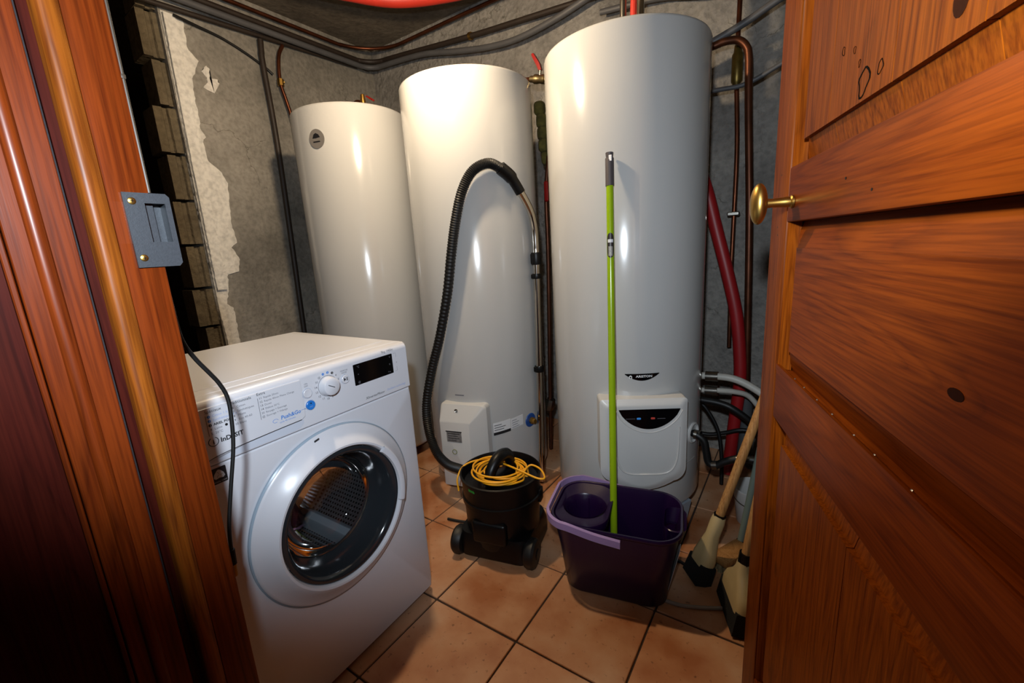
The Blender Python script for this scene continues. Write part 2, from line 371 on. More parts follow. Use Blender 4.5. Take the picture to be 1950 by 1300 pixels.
# whitewashed plaster edge and patch
L_ = [(1.046, 0.35), (1.056, 0.684), (1.050, 0.816), (1.046, 0.907), (1.048, 0.976), (1.049, 1.235), (1.049, 1.55), (1.051, 1.881), (1.053, 2.104), (1.056, 2.302)]
R_ = [(1.151, 2.312), (1.150, 2.215), (1.147, 2.161), (1.191, 2.117), (1.167, 2.079), (1.156, 2.043), (1.144, 2.037), (1.138, 1.959), (1.139, 1.864), (1.136, 1.786), (1.158, 1.747), (1.137, 1.739), (1.140, 1.64), (1.195, 1.588), (1.216, 1.532), (1.203, 1.416), (1.195, 1.317), (1.211, 1.224), (1.174, 1.2), (1.203, 1.135), (1.187, 1.064), (1.130, 1.062), (1.114, 0.961), (1.095, 0.891), (1.124, 0.869), (1.125, 0.77), (1.124, 0.68), (1.115, 0.35)]
def ragged(pts, amp=0.004, sub=4):
    out = []
    for i, p in enumerate(pts[:-1]):
        q = pts[i + 1]
        for k in range(sub):
            t = k / sub; out.append((p[0] + (q[0] - p[0]) * t + random.uniform(-amp, amp) * (k > 0), p[1] + (q[1] - p[1]) * t))
    out.append(pts[-1]); return out
def slab(name, outline, mat, a0, a1, parent, label=None):
    q = MB(); q.prism(outline, a0, a1, 'yz'); return q.build(name, mat, parent, 20, label)
def interp(pts, z):
    pts = sorted(pts, key=lambda p: p[1])
    for p, q_ in zip(pts, pts[1:]):
        if p[1] <= z <= q_[1]: return p[0] + (q_[0] - p[0]) * (z - p[1]) / max(1e-6, q_[1] - p[1])
    return pts[-1][0] if z > pts[-1][1] else pts[0][0]
def strip_rows(name, lf, rf, z0, z1, a0, a1, amp, label=None, n=150):
    q = MB(); rows = []; rs = random.Random(5)
    for k in range(n + 1):
        z = z0 + (z1 - z0) * k / n; l_, r_ = lf(z) + rs.uniform(-0.5, 0.5) * amp, rf(z) + rs.uniform(-1, 1) * amp; h = rs.uniform(-0.0012, 0.0012)
        rows.append([(a0, l_, z), (a1 + h, l_ + 0.003, z), (a1 + h, r_ - 0.003, z), (a0, r_, z)])
    q.loft(rows); return q.build(name, PLASTER, wall_left, 30, label)
strip_rows('plaster_edge', lambda z: interp(L_, z), lambda z: interp(R_, z), 0.35, 2.30, WL - 0.02, WL + 0.006, 0.003, 'ragged strip of whitewashed plaster on the wall end')
strip_rows('plaster_edge', lambda z: interp(L_, z) + 0.004, lambda z: min(interp(R_, z) - 0.006, interp(L_, z) + 0.058), 0.975, 2.29, WL, WL + 0.022, 0.002)
slab('plaster_patch', ragged([(1.19, 2.074), (1.218, 2.107), (1.231, 2.092), (1.222, 2.05), (1.262, 2.053), (1.266, 2.035), (1.233, 1.981), (1.212, 1.986), (1.185, 1.997), (1.21, 2.028), (1.21, 2.047)], 0.004, 3), PLASTER, WL - 0.01, WL + 0.005, wall_left)

# ------------------------------------------------------------------ door frame, left of the opening
# lining of the doorway: local x = towards the opening, local y = into the room
JX = -0.65
FR = thing('trim_1', 'orange varnished wooden door lining with rounded stop at the left', None, (JX, 0, 0), 0, kind='structure')
HT = 2.15
def board(name, prof, mat, z0=0.0, z1=HT, parent=FR):
    q = MB(); q.prism(prof, z0, z1, 'xy'); return q.build(name, mat, parent, 40)
q = MB(); full = [(-0.03, 0.1732), (-0.0005, 0.1732), (0.0, 0.1737), (0.0, 0.2105), (-0.0012, 0.2120), (-0.03, 0.2120)]
q.prism(full, 0.0, 1.1316, 'xy'); q.prism(full, 1.1782, HT, 'xy'); q.prism([(-0.03, 0.1732), (-0.0005, 0.1732), (0.0, 0.1737), (0.0, 0.2036), (-0.03, 0.2036)], 1.1316, 1.1782, 'xy')
q.build('rebate_board', FRAMEW, FR, 40)
board('door_stop', [(-0.03, 0.1515), (-0.002, 0.1515), (0.0022, 0.1528), (0.0050, 0.1552), (0.0060, 0.1585), (0.0056, 0.1625), (0.0042, 0.1668), (0.0022, 0.1704), (0.0006, 0.1724), (-0.03, 0.1724)], FRAMEL)
board('seal_strip', [(-0.02, 0.1384), (-0.0004, 0.1384), (0.0004, 0.1390), (-0.0004, 0.1396), (-0.02, 0.1396)], ZINC)
board('gap_shade_board', [(-0.03, 0.1398), (-0.012, 0.1398), (-0.012, 0.1513), (-0.03, 0.1513)], FRAMER)  # added board; its dark colour paints the shade inside the slot
board('moulded_board', [(-0.03, 0.0880), (-0.001, 0.0880), (0.0, 0.0890), (0.0, 0.1035)] + [(0.0055 * math.sin(PI * i / 8), 0.1035 + 0.0145 * (1 - math.cos(PI * i / 8)) / 2) for i in range(1, 8)] + [(0.0, 0.1180), (0.0, 0.1372), (-0.001, 0.1382), (-0.03, 0.1382)], FRAMEW)
board('panel_stop', [(-0.03, 0.0812), (0.0015, 0.0812), (0.0025, 0.0822), (0.0025, 0.0852), (0.0015, 0.0862), (-0.03, 0.0862)], FRAMEW)
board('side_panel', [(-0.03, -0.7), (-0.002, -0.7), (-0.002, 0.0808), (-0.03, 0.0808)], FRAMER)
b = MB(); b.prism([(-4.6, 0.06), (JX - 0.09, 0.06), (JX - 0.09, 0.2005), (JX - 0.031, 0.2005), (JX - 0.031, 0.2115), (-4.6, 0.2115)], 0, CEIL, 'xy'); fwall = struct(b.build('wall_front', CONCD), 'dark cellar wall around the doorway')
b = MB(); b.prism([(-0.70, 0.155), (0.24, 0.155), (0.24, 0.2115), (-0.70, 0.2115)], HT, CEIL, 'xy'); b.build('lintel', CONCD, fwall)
# strike plate
SP = thing('strike_plate', 'grey hammered metal strike plate screwed on the left door jamb', 'strike plate', (JX, 0, 1.1462))
def ring_prism(q, outer, inner, y0, y1, ax='y'):
    n = len(outer); pt = (lambda u, h, z: (u, h, z)) if ax == 'y' else (lambda u, h, z: (h, u, z))
    A = [[q.bm.verts.new(pt(x, y, z)) for x, z in o] for y, o in ((y0, outer), (y1, outer), (y1, inner), (y0, inner))]
    for k in range(4):
        P0, P1 = A[k], A[(k + 1) % 4]
        for i in range(n): q.bm.faces.new((P0[i], P0[(i + 1) % n], P1[(i + 1) % n], P1[i]))
q = MB(); ring_prism(q, [(0.1855, -0.0425), (0.1855, 0.0425), (0.2265, 0.0425), (0.2300, 0.0385), (0.2300, -0.0385), (0.2265, -0.0425)],
                     [(0.2045, -0.0135), (0.2045, 0.0310), (0.2150, 0.0310), (0.2245, 0.0310), (0.2245, -0.0135), (0.2150, -0.0135)], 0.0006, 0.0036, 'x')
q.build('plate', ZINC, SP)
q = MB(); q.box((-0.0080, 0.2098, 0.00875), (0.002, 0.0108, 0.047)); q.box((-0.0150, 0.2199, 0.00875), (0.002, 0.0108, 0.047)); q.box((-0.0065, 0.2041, 0.00875), (0.015, 0.0008, 0.047)); q.box((-0.0070, 0.2252, 0.00875), (0.016, 0.0008, 0.047)); q.box((-0.0070, 0.2145, 0.0318), (0.016, 0.0205, 0.001)); q.box((-0.0070, 0.2145, -0.0143), (0.016, 0.0205, 0.001)); q.box((-0.0120, 0.2148, 0.00875), (0.008, 0.001, 0.047))
q.build('keeper', ZINC, SP)
for sx, sz in ((0.1932, 0.0330), (0.1925, -0.0315)):
    q = MB(); q.lathe([(0.0, 0.0050), (0.002, 0.0050), (0.0038, 0.0042), (0.0042, 0.0034), (0.0, 0.0034)], (0, sx, sz), (1, 0, 0), 20); sc_ = q.build('screw', BRASS, SP)
    q = MB(); q.box((0.0050, sx, sz), (0.0004, 0.0040, 0.0008)); q.box((0.0050, sx, sz), (0.0004, 0.0008, 0.0040)); q.build('screw_slot', BLACK, sc_)
# black lead hanging from behind the jamb in front of the machine
q = MB(); cpts = [(-0.70, 0.222, 1.62), (-0.708, 0.224, 1.45), (-0.716, 0.228, 1.36), (-0.722, 0.231, 1.285), (-0.728, 0.233, 1.205), (-0.731, 0.234, 1.11), (-0.733, 0.236, 1.05), (-0.735, 0.239, 1.002), (-0.74, 0.251, 0.971), (-0.74, 0.267, 0.941), (-0.74, 0.276, 0.923), (-0.74, 0.283, 0.899), (-0.74, 0.283, 0.868), (-0.74, 0.277, 0.817), (-0.74, 0.261, 0.75), (-0.74, 0.248, 0.692), (-0.74, 0.243, 0.647)]
LD = thing('power_lead', 'thin black electric lead dangling in front of the washing machine', 'cable', (-0.70, 0.222, 1.62))
for k in range(len(cpts)): cpts[k] = Vector(cpts[k]) - Vector((-0.70, 0.222, 1.62))
q.tube(cpts, 0.0031, 90, 8); q.build('lead', RUBBER, LD)
q = MB(); e0 = cpts[-1]; q.tube([e0 + Vector((0, 0, 0.004)), e0 + Vector((0, -0.001, -0.022))], 0.0055, 2, 10, False); q.build('boot', BLACK, LD)
q = MB(); q.tube([e0 + Vector((0, -0.001, -0.022)), e0 + Vector((0.0, -0.002, -0.043))], 0.0042, 2, 10, False); q.build('metal_tip', BRASS, LD)
# thin whitish cable clipped along the top of the jamb
CW = thing('bell_wire', 'pale thin wire clipped along the upper edge of the left jamb', 'wire', (-0.6530, 0.2134, 0))
q = MB(); q.tube([(0, 0, 1.19), (0, 0, 1.6), (0, 0, 2.15)], 0.0019, 12, 8); q.build('wire', P('dusty_wire', (62, 52, 40), 0.5), CW)
q = MB(); q.box((0.0, 0.0, 1.315), (0.005, 0.005, 0.005), 0.001); q.build('clip', P('dusty_wire', (62, 52, 40), 0.5), CW)

# ------------------------------------------------------------------ the open door on the right
E0 = Vector((-0.056, 0.998, 0.008)); dd = Vector((0.279, -0.960, 0)).normalized(); dang = math.atan2(dd.y, dd.x)
# local x = from the free edge to the hinges, local -y = face seen from the hallway
DR = thing('door_1', 'orange varnished panelled wooden door standing open at the right', None, E0, dang, kind='structure')
DW, TH = 0.812, 0.036
def dbox(name, x0, x1, z0, z1, y0, y1, mat, bev=0.003, parent=DR):
    q = MB(); q.box(((x0 + x1) / 2, (y0 + y1) / 2, (z0 + z1) / 2), (x1 - x0, y1 - y0, z1 - z0), bev, 2); return q.build(name, mat, parent)
def raised(name, x0, x1, z0, z1, m_, mat, base=-0.006, top=-0.001, lip=0.0):
    """panel with a bevelled border: outer rim at depth base, raised field at depth top"""
    q = MB()
    def ring(x0, x1, z0, z1, y): return [(x0, y, z0), (x1, y, z0), (x1, y, z1), (x0, y, z1)]
    q.loft([ring(x0, x1, z0, z1, TH - 0.012), ring(x0, x1, z0, z1, base), ring(x0 + m_, x1 - m_, z0 + m_, z1 - m_, base - 0.0005 + (top - base) * (1 - lip)), ring(x0 + m_ + 0.0015, x1 - m_ - 0.0015, z0 + m_ + 0.0015, z1 - m_ - 0.0015, top)])
    return q.build(name, mat, DR, 20)
# face of the frame lies at y = 0, hallway side towards -y
dbox('stile', 0.0, 0.098, 0.0, 2.02, 0, TH, DOORV)
dbox('stile', DW - 0.09, DW, 0.0, 2.02, 0, TH, DOORV)
dbox('rail', 0.0985, DW - 0.0905, 1.107, 1.196, 0.0005, TH, DOORH)
dbox('rail', 0.0985, DW - 0.0905, 0.752, 0.846, 0.0005, TH, DOORH)
dbox('rail', 0.0985, DW - 0.0905, 0.0, 0.14, 0.0005, TH, DOORH)
dbox('rail', 0.0985, DW - 0.0905, 1.93, 2.02, 0.0005, TH, DOORH)
def field(x0, x1, z0, z1, mat, m_=0.035, vboards=None):
    y_rim, y_top = 0.024, 0.007
    if not vboards:
        q = MB(); R4 = lambda a, b_, c, d, y: [(a, y, c), (b_, y, c), (b_, y, d), (a, y, d)]
        q.loft([R4(x0, x1, z0, z1, TH - 0.006), R4(x0, x1, z0, z1, y_rim), R4(x0 + m_, x1 - m_, z0 + m_, z1 - m_, y_top + 0.002), R4(x0 + m_, x1 - m_, z0 + m_, z1 - m_, y_top)])
        return q.build('panel', mat, DR, 20)
    xs = [x0] + vboards + [x1]
    for i in range(len(xs) - 1):
        a, b_ = xs[i] + (0.0 if i == 0 else 0.0008), xs[i + 1] - 0.0008
        la = m_ if i == 0 else 0.0; lb = m_ if i == len(xs) - 2 else 0.0
        q = MB(); R4 = lambda a, b_, c, d, y: [(a, y, c), (b_, y, c), (b_, y, d), (a, y, d)]
        q.loft([R4(a, b_, z0, z1, TH - 0.006), R4(a, b_, z0, z1, y_rim), R4(a + la, b_ - lb, z0 + m_, z1 - m_, y_top + 0.008), R4(a + la, b_ - lb, z0 + m_, z1 - m_, y_top)])
        q.build('panel_board', mat, DR, 20)
field(0.0985, DW - 0.0905, 1.1965, 1.929, DOORV, 0.036, [0.235, 0.40, 0.53])
field(0.0985, DW - 0.0905, 0.8465, 1.1065, DOORH, 0.042)
field(0.0985, DW - 0.0905, 0.1405, 0.7515, DOORV, 0.040, [0.42])
# quarter-round beads on the top of the lower rail and round the panels
for (z, s_) in ((0.846, 1), (1.196, 1)):
    q = MB(); q.prism([(0.0, z - 0.002)] + [(0.0 + 0.011 * math.sin(PI / 2 * i / 6), z + 0.009 * math.cos(PI / 2 * i / 6)) for i in range(7)] + [(0.018, z - 0.002)], 0.0995, DW - 0.0915, 'yz')
    if z < 1: q.build('bead', DOORH, DR, 50)
    else: q.bm.free()
q = MB(); q.prism([(0.0985, 0.021), (0.0985, 0.003), (0.104, 0.006), (0.112, 0.021)], 0.8465, 1.1065, 'xy'); q.build('bead', DOORV, DR)
q = MB(); q.prism([(0.0985, 0.021), (0.0985, 0.003), (0.104, 0.006), (0.112, 0.021)], 1.1965, 1.929, 'xy'); q.build('bead', DOORV, DR)
q = MB(); q.prism([(0.0985, 0.021), (0.0985, 0.003), (0.104, 0.006), (0.112, 0.021)], 0.1405, 0.7515, 'xy'); q.build('bead', DOORV, DR)
for kx in (0.19, 0.235, 0.29, 0.345, 0.41, 0.46, 0.53):
    q = MB(); q.lathe([(0, -0.0012), (0.0016, -0.0008), (0.002, 0.0)], (kx, 0.0055, 0.8535), (0, 1, -0.8), 8); q.build('nail_head', STEEL, DR)
# oval brass knob
q = MB(); q.lathe([(0.0, 0.0), (0.0105, 0.0), (0.0105, -0.003), (0.0085, -0.005), (0.0085, -0.012), (0.0080, -0.014), (0.0072, -0.03), (0.0078, -0.040), (0.0, -0.040)], (0.128, 0, 1.139), (0, 1, 0), 24)
kb = q.build('knob', BRASS, DR, 40, 'oval brass door knob')
q = MB(); q.lathe([(0.0, 0.030)] + [(0.0165 * math.sin(PI * i / 14), 0.030 * math.cos(PI * i / 14)) for i in range(1, 14)] + [(0.0, -0.030)], (0, 0, 0), (0, 0, 1), 28)
q.xform(Matrix.Translation((0.128, -0.050, 1.139)) @ Matrix.Diagonal((1.2, 0.8, 1.12, 1.0)))
q.build('oval_grip', BRASS, kb, 60)
for kx, kz in ((0.047, 1.10), (0.050, 1.086), (0.052, 1.19), (0.40, 1.13), (0.33, 1.15)):
    q = MB(); q.lathe([(0, 0.0), (0.0016, -0.0002), (0.0016, 0.002)], (kx, 0, kz), (0, 1, 0), 8); q.build('nail_hole', BLACK, DR)
# dark knots with resin rings in the upper panel
for kx, kz, rx, rz in ((0.334, 1.252, 0.014, 0.015), (0.372, 1.256, 0.006, 0.007), (0.267, 1.308, 0.004, 0.006), (0.301, 1.297, 0.003, 0.005), (0.318, 1.277, 0.0025, 0.005)):
    q = MB(); n_ = 18
    o_ = [(kx + rx * (1 + 0.25 * math.sin(3 * a_ + kx * 40)) * math.cos(a_), kz + rz * (1 + 0.2 * math.sin(2 * a_ + kz * 50)) * math.sin(a_)) for a_ in [2 * PI * i / n_ for i in range(n_)]]
    i_ = [(kx + (x - kx) * 0.82, kz + (z - kz) * 0.86) for x, z in o_]
    ring_prism(q, o_, i_, 0.0066, 0.009); q.build('knot_ring', P('resin_black', (8, 5, 4), 0.7, spec=0.03), DR)

KNOT = P('dark_knot', (44, 15, 3), 0.6, var=0.3, scale=80, spec=0.05)
for kx, kz, rx, rz, yk in ((0.498, 1.262, 0.010, 0.014, 0.0066), (0.563, 0.958, 0.010, 0.005, 0.0066)):
    q = MB(); q.prism([(kx + rx * math.cos(2 * PI * i / 16), kz + rz * math.sin(2 * PI * i / 16)) for i in range(16)], yk, 0.009, 'xz'); q.build('knot', KNOT, DR)
# ------------------------------------------------------------------ tanks
def tank(name, label, c, r, z0, z1, feet=(-24, 70, 150)):
    t = thing(name, label, 'water heater', (c[0], c[1], 0), group='white water heaters along the wall')
    q = MB(); q.lathe([(0, z0 + 0.004), (r * 0.86, z0), (r - 0.012, z0 + 0.004), (r - 0.003, z0 + 0.012), (r, z0 + 0.024), (r, z1 - 0.012), (r - 0.003, z1 - 0.004), (r - 0.010, z1), (r * 0.7, z1 + 0.012), (0, z1 + 0.02)], seg=128)
    q.build('jacket', ENAMEL, t, 50)
    for fa_ in feet:
        a = math.radians(fa_); q = MB(); x, y = (r - 0.022) * math.cos(a), (r - 0.022) * math.sin(a)
        u = Vector((-math.sin(a), math.cos(a), 0)); o = Vector((math.cos(a), math.sin(a), 0)); p = Vector((x, y, 0))
        q.loft([[p + u * 0.022 + o * 0.02, p - u * 0.022 + o * 0.02, p - u * 0.022 - o * 0.02, p + u * 0.022 - o * 0.02],
                [p + u * 0.05 + o * 0.024 + Vector((0, 0, z0 + 0.006)), p - u * 0.05 + o * 0.024 + Vector((0, 0, z0 + 0.006)), p - u * 0.05 - o * 0.03 + Vector((0, 0, z0 + 0.006)), p + u * 0.05 - o * 0.03 + Vector((0, 0, z0 + 0.006))]])
        q.build('foot', P('grey_foot', (150, 158, 168), 0.5), t)
    return t
def cyl_map(r, phi):
    """(s along the surface, z, h off it) -> local point on a jacket of radius r centred at angle phi"""
    return lambda s, z, h: ((r + h) * math.cos(phi + s / r), (r + h) * math.sin(phi + s / r), z)
def cyl_patch(mp, s0, s1, zlo, zhi, h0, h1, n=24):
    q = MB(); A = []
    for i in range(n + 1):
        s = s0 + (s1 - s0) * i / n
        A.append([mp(s, zlo(s), h0), mp(s, zhi(s), h0), mp(s, zhi(s), h1), mp(s, zlo(s), h1)])
    q.loft(A); return q
RC, MC, LC = (-0.5868, 1.6954), (-1.2763, 1.6354), (-1.985, 1.567)
TR = tank('water_heater', 'largest white water heater at the right, with black logo plate and lower cover', RC, 0.29, 0.09, 1.757)
TM = tank('water_heater', 'middle white water heater with the vacuum hose hooked in front of it', MC, 0.285, 0.05, 1.783)
TL = tank('water_heater', 'far left white water heater with a round grey badge near its top', LC, 0.281, 0.05, 1.795)
# right tank: logo plate
mpR = cyl_map(0.29, math.radians(-60.5) + 0.0)
ph = lambda x, y: math.atan2(y - RC[1], x - RC[0])
s_l, s_r = 0.29 * (ph(-0.495, 1.42) - math.radians(-60.5)), 0.29 * (ph(-0.393, 1.48) - math.radians(-60.5))
sm_ = (s_l + s_r) / 2; hw = (s_r - s_l) / 2
q = cyl_patch(mpR, s_l, s_r, lambda s: 0.643 - 0.0235 * max(0.02, 1 - ((s - sm_) / hw) ** 2), lambda s: 0.6445, 0.0005, 0.0025); lp = q.build('logo_plate', BLACKG, TR, 30, 'black lens-shaped logo plate')
text('lettering', 'ARISTON', 0.0112, WHITEP, lp, lambda x, y, h: mpR(sm_ + 0.006 + x * 1.2, 0.6315 + y, 0.0028), 'CENTER', bold=0.0003)
q = cyl_patch(mpR, sm_ - 0.045, sm_ - 0.035, lambda s: 0.6275, lambda s: 0.6395 - 0.9 * max(0, abs(s - sm_ + 0.040) - 0.001), 0.0026, 0.0029, 8); q.build('house_mark', WHITEP, lp)
q = cyl_patch(mpR, sm_ - 0.0425, sm_ - 0.0375, lambda s: 0.6295, lambda s: 0.6345, 0.0029, 0.0031, 4); q.build('house_mark', BLACKG, lp)
# right tank: lower cover
def frame_at(c, phi, dist):
    n = Vector((math.cos(phi), math.sin(phi), 0)); t = Vector((-math.sin(phi), math.cos(phi), 0))
    return lambda s, z, h: n * (dist + h) + t * s + Vector((0, 0, z))
fR = frame_at(RC, math.radians(-60.5), 0.335)
def arc_bottom(s, hw, zb, rise): return zb + rise * (s / hw) ** 2 if abs(s) < hw else zb + rise
def cover_loft(f, outline_fn, layers):
    q = MB(); q.loft([[f(s, z, h) for s, z in outline_fn(k)] for k, h in layers]); return q
def cov_out(g):
    """outline of the lower cover, shrunk by g: straight top, round lower corners, bowed bottom"""
    hw, zt, zb = 0.142 - g, 0.556 - g, 0.222 + g; pts = []
    for i in range(7): a = PI / 2 * i / 6; pts.append((hw - 0.012 + 0.012 * math.cos(a), zt - 0.012 + 0.012 * math.sin(a)))
    for i in range(7): a = PI / 2 + PI / 2 * i / 6; pts.append((-hw + 0.012 + 0.012 * math.cos(a), zt - 0.012 + 0.012 * math.sin(a)))
    for i in range(7): a = PI + PI / 2 * i / 6 * 0.9; pts.append((-hw + 0.05 + 0.05 * math.cos(a), zb + 0.09 + 0.055 * math.sin(a)))
    for i in range(9): s = (-1 + 2 * i / 8) * (hw - 0.05); pts.append((s, zb + 0.030 * (s / (hw - 0.05)) ** 2))
    for i in range(7): a = 3 * PI / 2 + 0.1 * PI / 2 + PI / 2 * i / 6 * 0.9; pts.append((hw - 0.05 + 0.05 * math.cos(a), zb + 0.09 + 0.055 * math.sin(a)))
    return pts
q = cover_loft(fR, cov_out, [(-0.008, -0.09), (-0.008, -0.012), (0.0, -0.008), (0.010, -0.001), (0.018, 0.0)]); RCV = q.build('element_cover', COVER, TR, 30, 'white plastic cover with rounded bottom')
# black display, flat on top and bowed below
def disp(g, h, sc=1.0): 
    n = 20; return [fR(0.018 + (0.103 - g) * (-1 + 2 * i / n), 0.529 - g - (0.0 if False else 0), h) for i in range(n, -1, -1)]
q = MB(); n_ = 20; T_, B_ = [], []
for i in range(n_ + 1):
    u_ = -1 + 2 * i / n_; s = 0.018 + 0.104 * u_
    T_.append((s, 0.530)); B_.append((s, 0.530 - 0.071 * max(0.0, 1 - u_ * u_) ** 0.75 - 0.002))
o_ = T_ + B_[::-1]
q.loft([[fR(s, z, 0.0002) for s, z in o_], [fR(s, z, 0.0022) for s, z in o_]]); dsp = q.build('display', BLACKG, RCV, 30)
print_bar(INKG, dsp, lambda x, y, h: fR(x, y, 0.0022 + h), -0.062, -0.030, 0.4960, 0.0012)
print_bar(INKG, dsp, lambda x, y, h: fR(x, y, 0.0022 + h), 0.045, 0.072, 0.4950, 0.0012)
for s, mt in ((-0.018, P('blue_led', (70, 150, 230), 0.3, emit=0.04)), (0.030, P('red_led', (190, 70, 60), 0.3, emit=0.03))):
    q = MB(); o2 = [(s + x, 0.497 + z) for x, z in rrect(0.014, 0.0065, 0.002, 3)]
    q.loft([[fR(a, z, 0.002) for a, z in o2], [fR(a, z, 0.0032) for a, z in o2]]); q.build('indicator', mt, dsp)
# raised U-shaped border under the display
def ucurve(off, n=26):
    pts = []
    for i in range(n + 1):
        u_ = -1 + 2 * i / n; hw = 0.107 - off; s = 0.012 + hw * math.copysign(abs(math.sin(u_ * PI / 2)) ** 0.8, u_)
        z = (0.283 + off) + 0.12 * abs(u_) ** 3.2; pts.append((s, z))
    return pts
q = MB(); q.tube([fR(s, z, 0.0005) for s, z in [(-0.098, 0.462)] + ucurve(0.0) + [(0.120, 0.462)]], 0.0035, 90, 8); q.build('moulded_rib', COVER, RCV)
q = MB(); q.tube([fR(0.018 + 0.112 * (-1 + 2 * i / 16), 0.524 - 0.080 * (1 - (-1 + 2 * i / 16) ** 2) ** 0.75, 0.0004) for i in range(17)], 0.0028, 60, 8); q.build('moulded_rib', COVER, RCV)
# recessed side port
pn = math.radians(-13); pc = Vector((0.2905 * math.cos(pn), 0.2905 * math.sin(pn), 0.375)); pax = Vector((math.cos(pn), math.sin(pn), 0))
q = MB(); q.lathe([(0.040, -0.004), (0.041, 0.003), (0.036, 0.006), (0.033, 0.003), (0.030, -0.02), (0.0, -0.022)], pc, pax, 36); q.build('side_port', COVER, TR)
q = MB(); q.lathe([(0.0, 0.03), (0.014, 0.03), (0.014, 0.004), (0.011, 0.0), (0.011, -0.02)], pc, pax, 24); q.build('drain_nipple', STEEL, TR)
q = cyl_patch(cyl_map(0.29, math.radians(-40)), -0.02, 0.16, lambda s: 0.2575 + 0.05 * (s + 0.02), lambda s: 0.259 + 0.05 * (s + 0.02), 0.0, 0.0012); q.build('jacket_seam', P('seam_grey', (150, 145, 140), 0.5), TR)

# middle tank: element cover
fM = frame_at(MC, math.radians(-76), 0.335)
def mloft(layers, name, mat, lab=None):
    q = MB(); q.loft([[fM(s, z, h) for s, z in o] for o, h in layers]); return q.build(name, mat, TM, 25, lab)
def mo(a, b_, z0, z1, r=0.016):
    return [((a + b_) / 2 + x, (z0 + z1) / 2 + y) for x, y in rrect(b_ - a, z1 - z0, r, 4)]
MCV = mloft([(mo(-0.104, 0.120, 0.06, 0.452, 0.02), -0.11), (mo(-0.104, 0.116, 0.06, 0.450, 0.02), -0.040), (mo(-0.100, 0.108, 0.065, 0.446, 0.018), -0.030), (mo(-0.094, 0.056, 0.07, 0.380, 0.006), 0.003), (mo(-0.090, 0.050, 0.08, 0.374, 0.006), 0.006)], 'element_cover', COVER, 'white plastic cover with sloped top and rating label')
q = MB(); q.loft([[fM(s, z, h) for s, z in mo(-0.062, 0.010, 0.284, 0.332, 0.002)] for h in (0.0055, 0.0068)]); lb = q.build('rating_label', P('label_grey', (120, 118, 116), 0.4, var=0.3, scale=90), MCV)
q = MB(); q.loft([[fM(s, z, h) for s, z in mo(-0.066, 0.012, 0.331, 0.3355, 0.001)] for h in (0.0055, 0.007)]); q.build('label_stripe', INK, lb)
for k in range(4): print_bar(INK, lb, lambda x, y, h: fM(x, y, 0.0068 + h), -0.056, (0.002, -0.008, -0.002, -0.016)[k], 0.322 - 0.0105 * k, 0.0026)
q = MB(); q.lathe([(0.012, 0.0), (0.012, 0.0015), (0.009, 0.002), (0.009, 0.0)], fM(-0.03, 0.238, 0.006), fM(0, 0, 1) - fM(0, 0, 0), 24); q.build('round_mark', P('olive_mark', (130, 132, 90), 0.5), MCV)
q = MB(); q.lathe([(0.0, 0.0), (0.005, 0.0), (0.005, 0.004), (0.008, 0.006)], fM(-0.016, 0.424, -0.018), fM(0, 0, 1) - fM(0, 0, 0), 16); q.build('screw', STEEL, MCV)
# middle tank: stickers, maker's line and flange
mpM = cyl_map(0.285, 0.0); phm = lambda x, y: 0.285 * math.atan2(y - MC[1], x - MC[0])
def sticker(s0, s1, z0, z1, tilt, mat): return cyl_patch(mpM, s0, s1, lambda s: z0 + tilt * (s - s0), lambda s: z1 + tilt * (s - s0), 0.0003, 0.0009, 8).build('sticker', mat, TM)
sA, sB, sC = phm(-1.083, 1.426), phm(-1.038, 1.478), phm(-1.003, 1.545)
PAPER = P('sticker_paper', (206, 208, 210), 0.5)
s1 = sticker(sA - 0.012, sB - 0.002, 0.292, 0.348, 0.14, PAPER); q = cyl_patch(mpM, sA - 0.012, sB - 0.002, lambda s: 0.292 + 0.14 * (s - sA), lambda s: 0.305 + 0.14 * (s - sA), 0.0009, 0.0012, 8); q.build('sticker_band', INK, s1)
for k in range(3): print_bar(INK, s1, lambda x, y, h: mpM(sA + x, y + 0.14 * x, 0.0009 + h), -0.008, (0.026, 0.044, 0.036)[k], 0.336 - 0.011 * k, 0.0026)
s2 = sticker(sB, sC - 0.012, 0.308, 0.356, 0.14, PAPER)
for k in range(4): print_bar(INKG, s2, lambda x, y, h: mpM(sB + x, y + 0.14 * x, 0.0009 + h), 0.006, (0.030, 0.040, 0.034, 0.042)[k], 0.344 - 0.0105 * k, 0.0024)
sT = phm(-1.219, 1.356); print_bar(INKG, TM, lambda x, y, h: mpM(sT + x, y, 0.0002 + h), -0.022, 0.022, 0.480, 0.005)
fa = math.atan2(1.578 - MC[1], -0.997 - MC[0]); fc = Vector((0.2855 * math.cos(fa), 0.2855 * math.sin(fa), 0.322)); fax = Vector((math.cos(fa), math.sin(fa), 0))
q = MB(); q.lathe([(0.0, 0.003), (0.030, 0.003), (0.033, 0.0), (0.0, -0.002)], fc, fax, 32); q.build('flange_ring', P('cold_blue', (24, 70, 140), 0.4), TM, label='blue plastic ring')
q = MB(); q.lathe([(0.0, 0.03), (0.011, 0.03), (0.012, 0.02), (0.016, 0.018), (0.016, 0.006), (0.013, 0.003)], fc, fax, 8); q.build('brass_union', BRASS, TM)
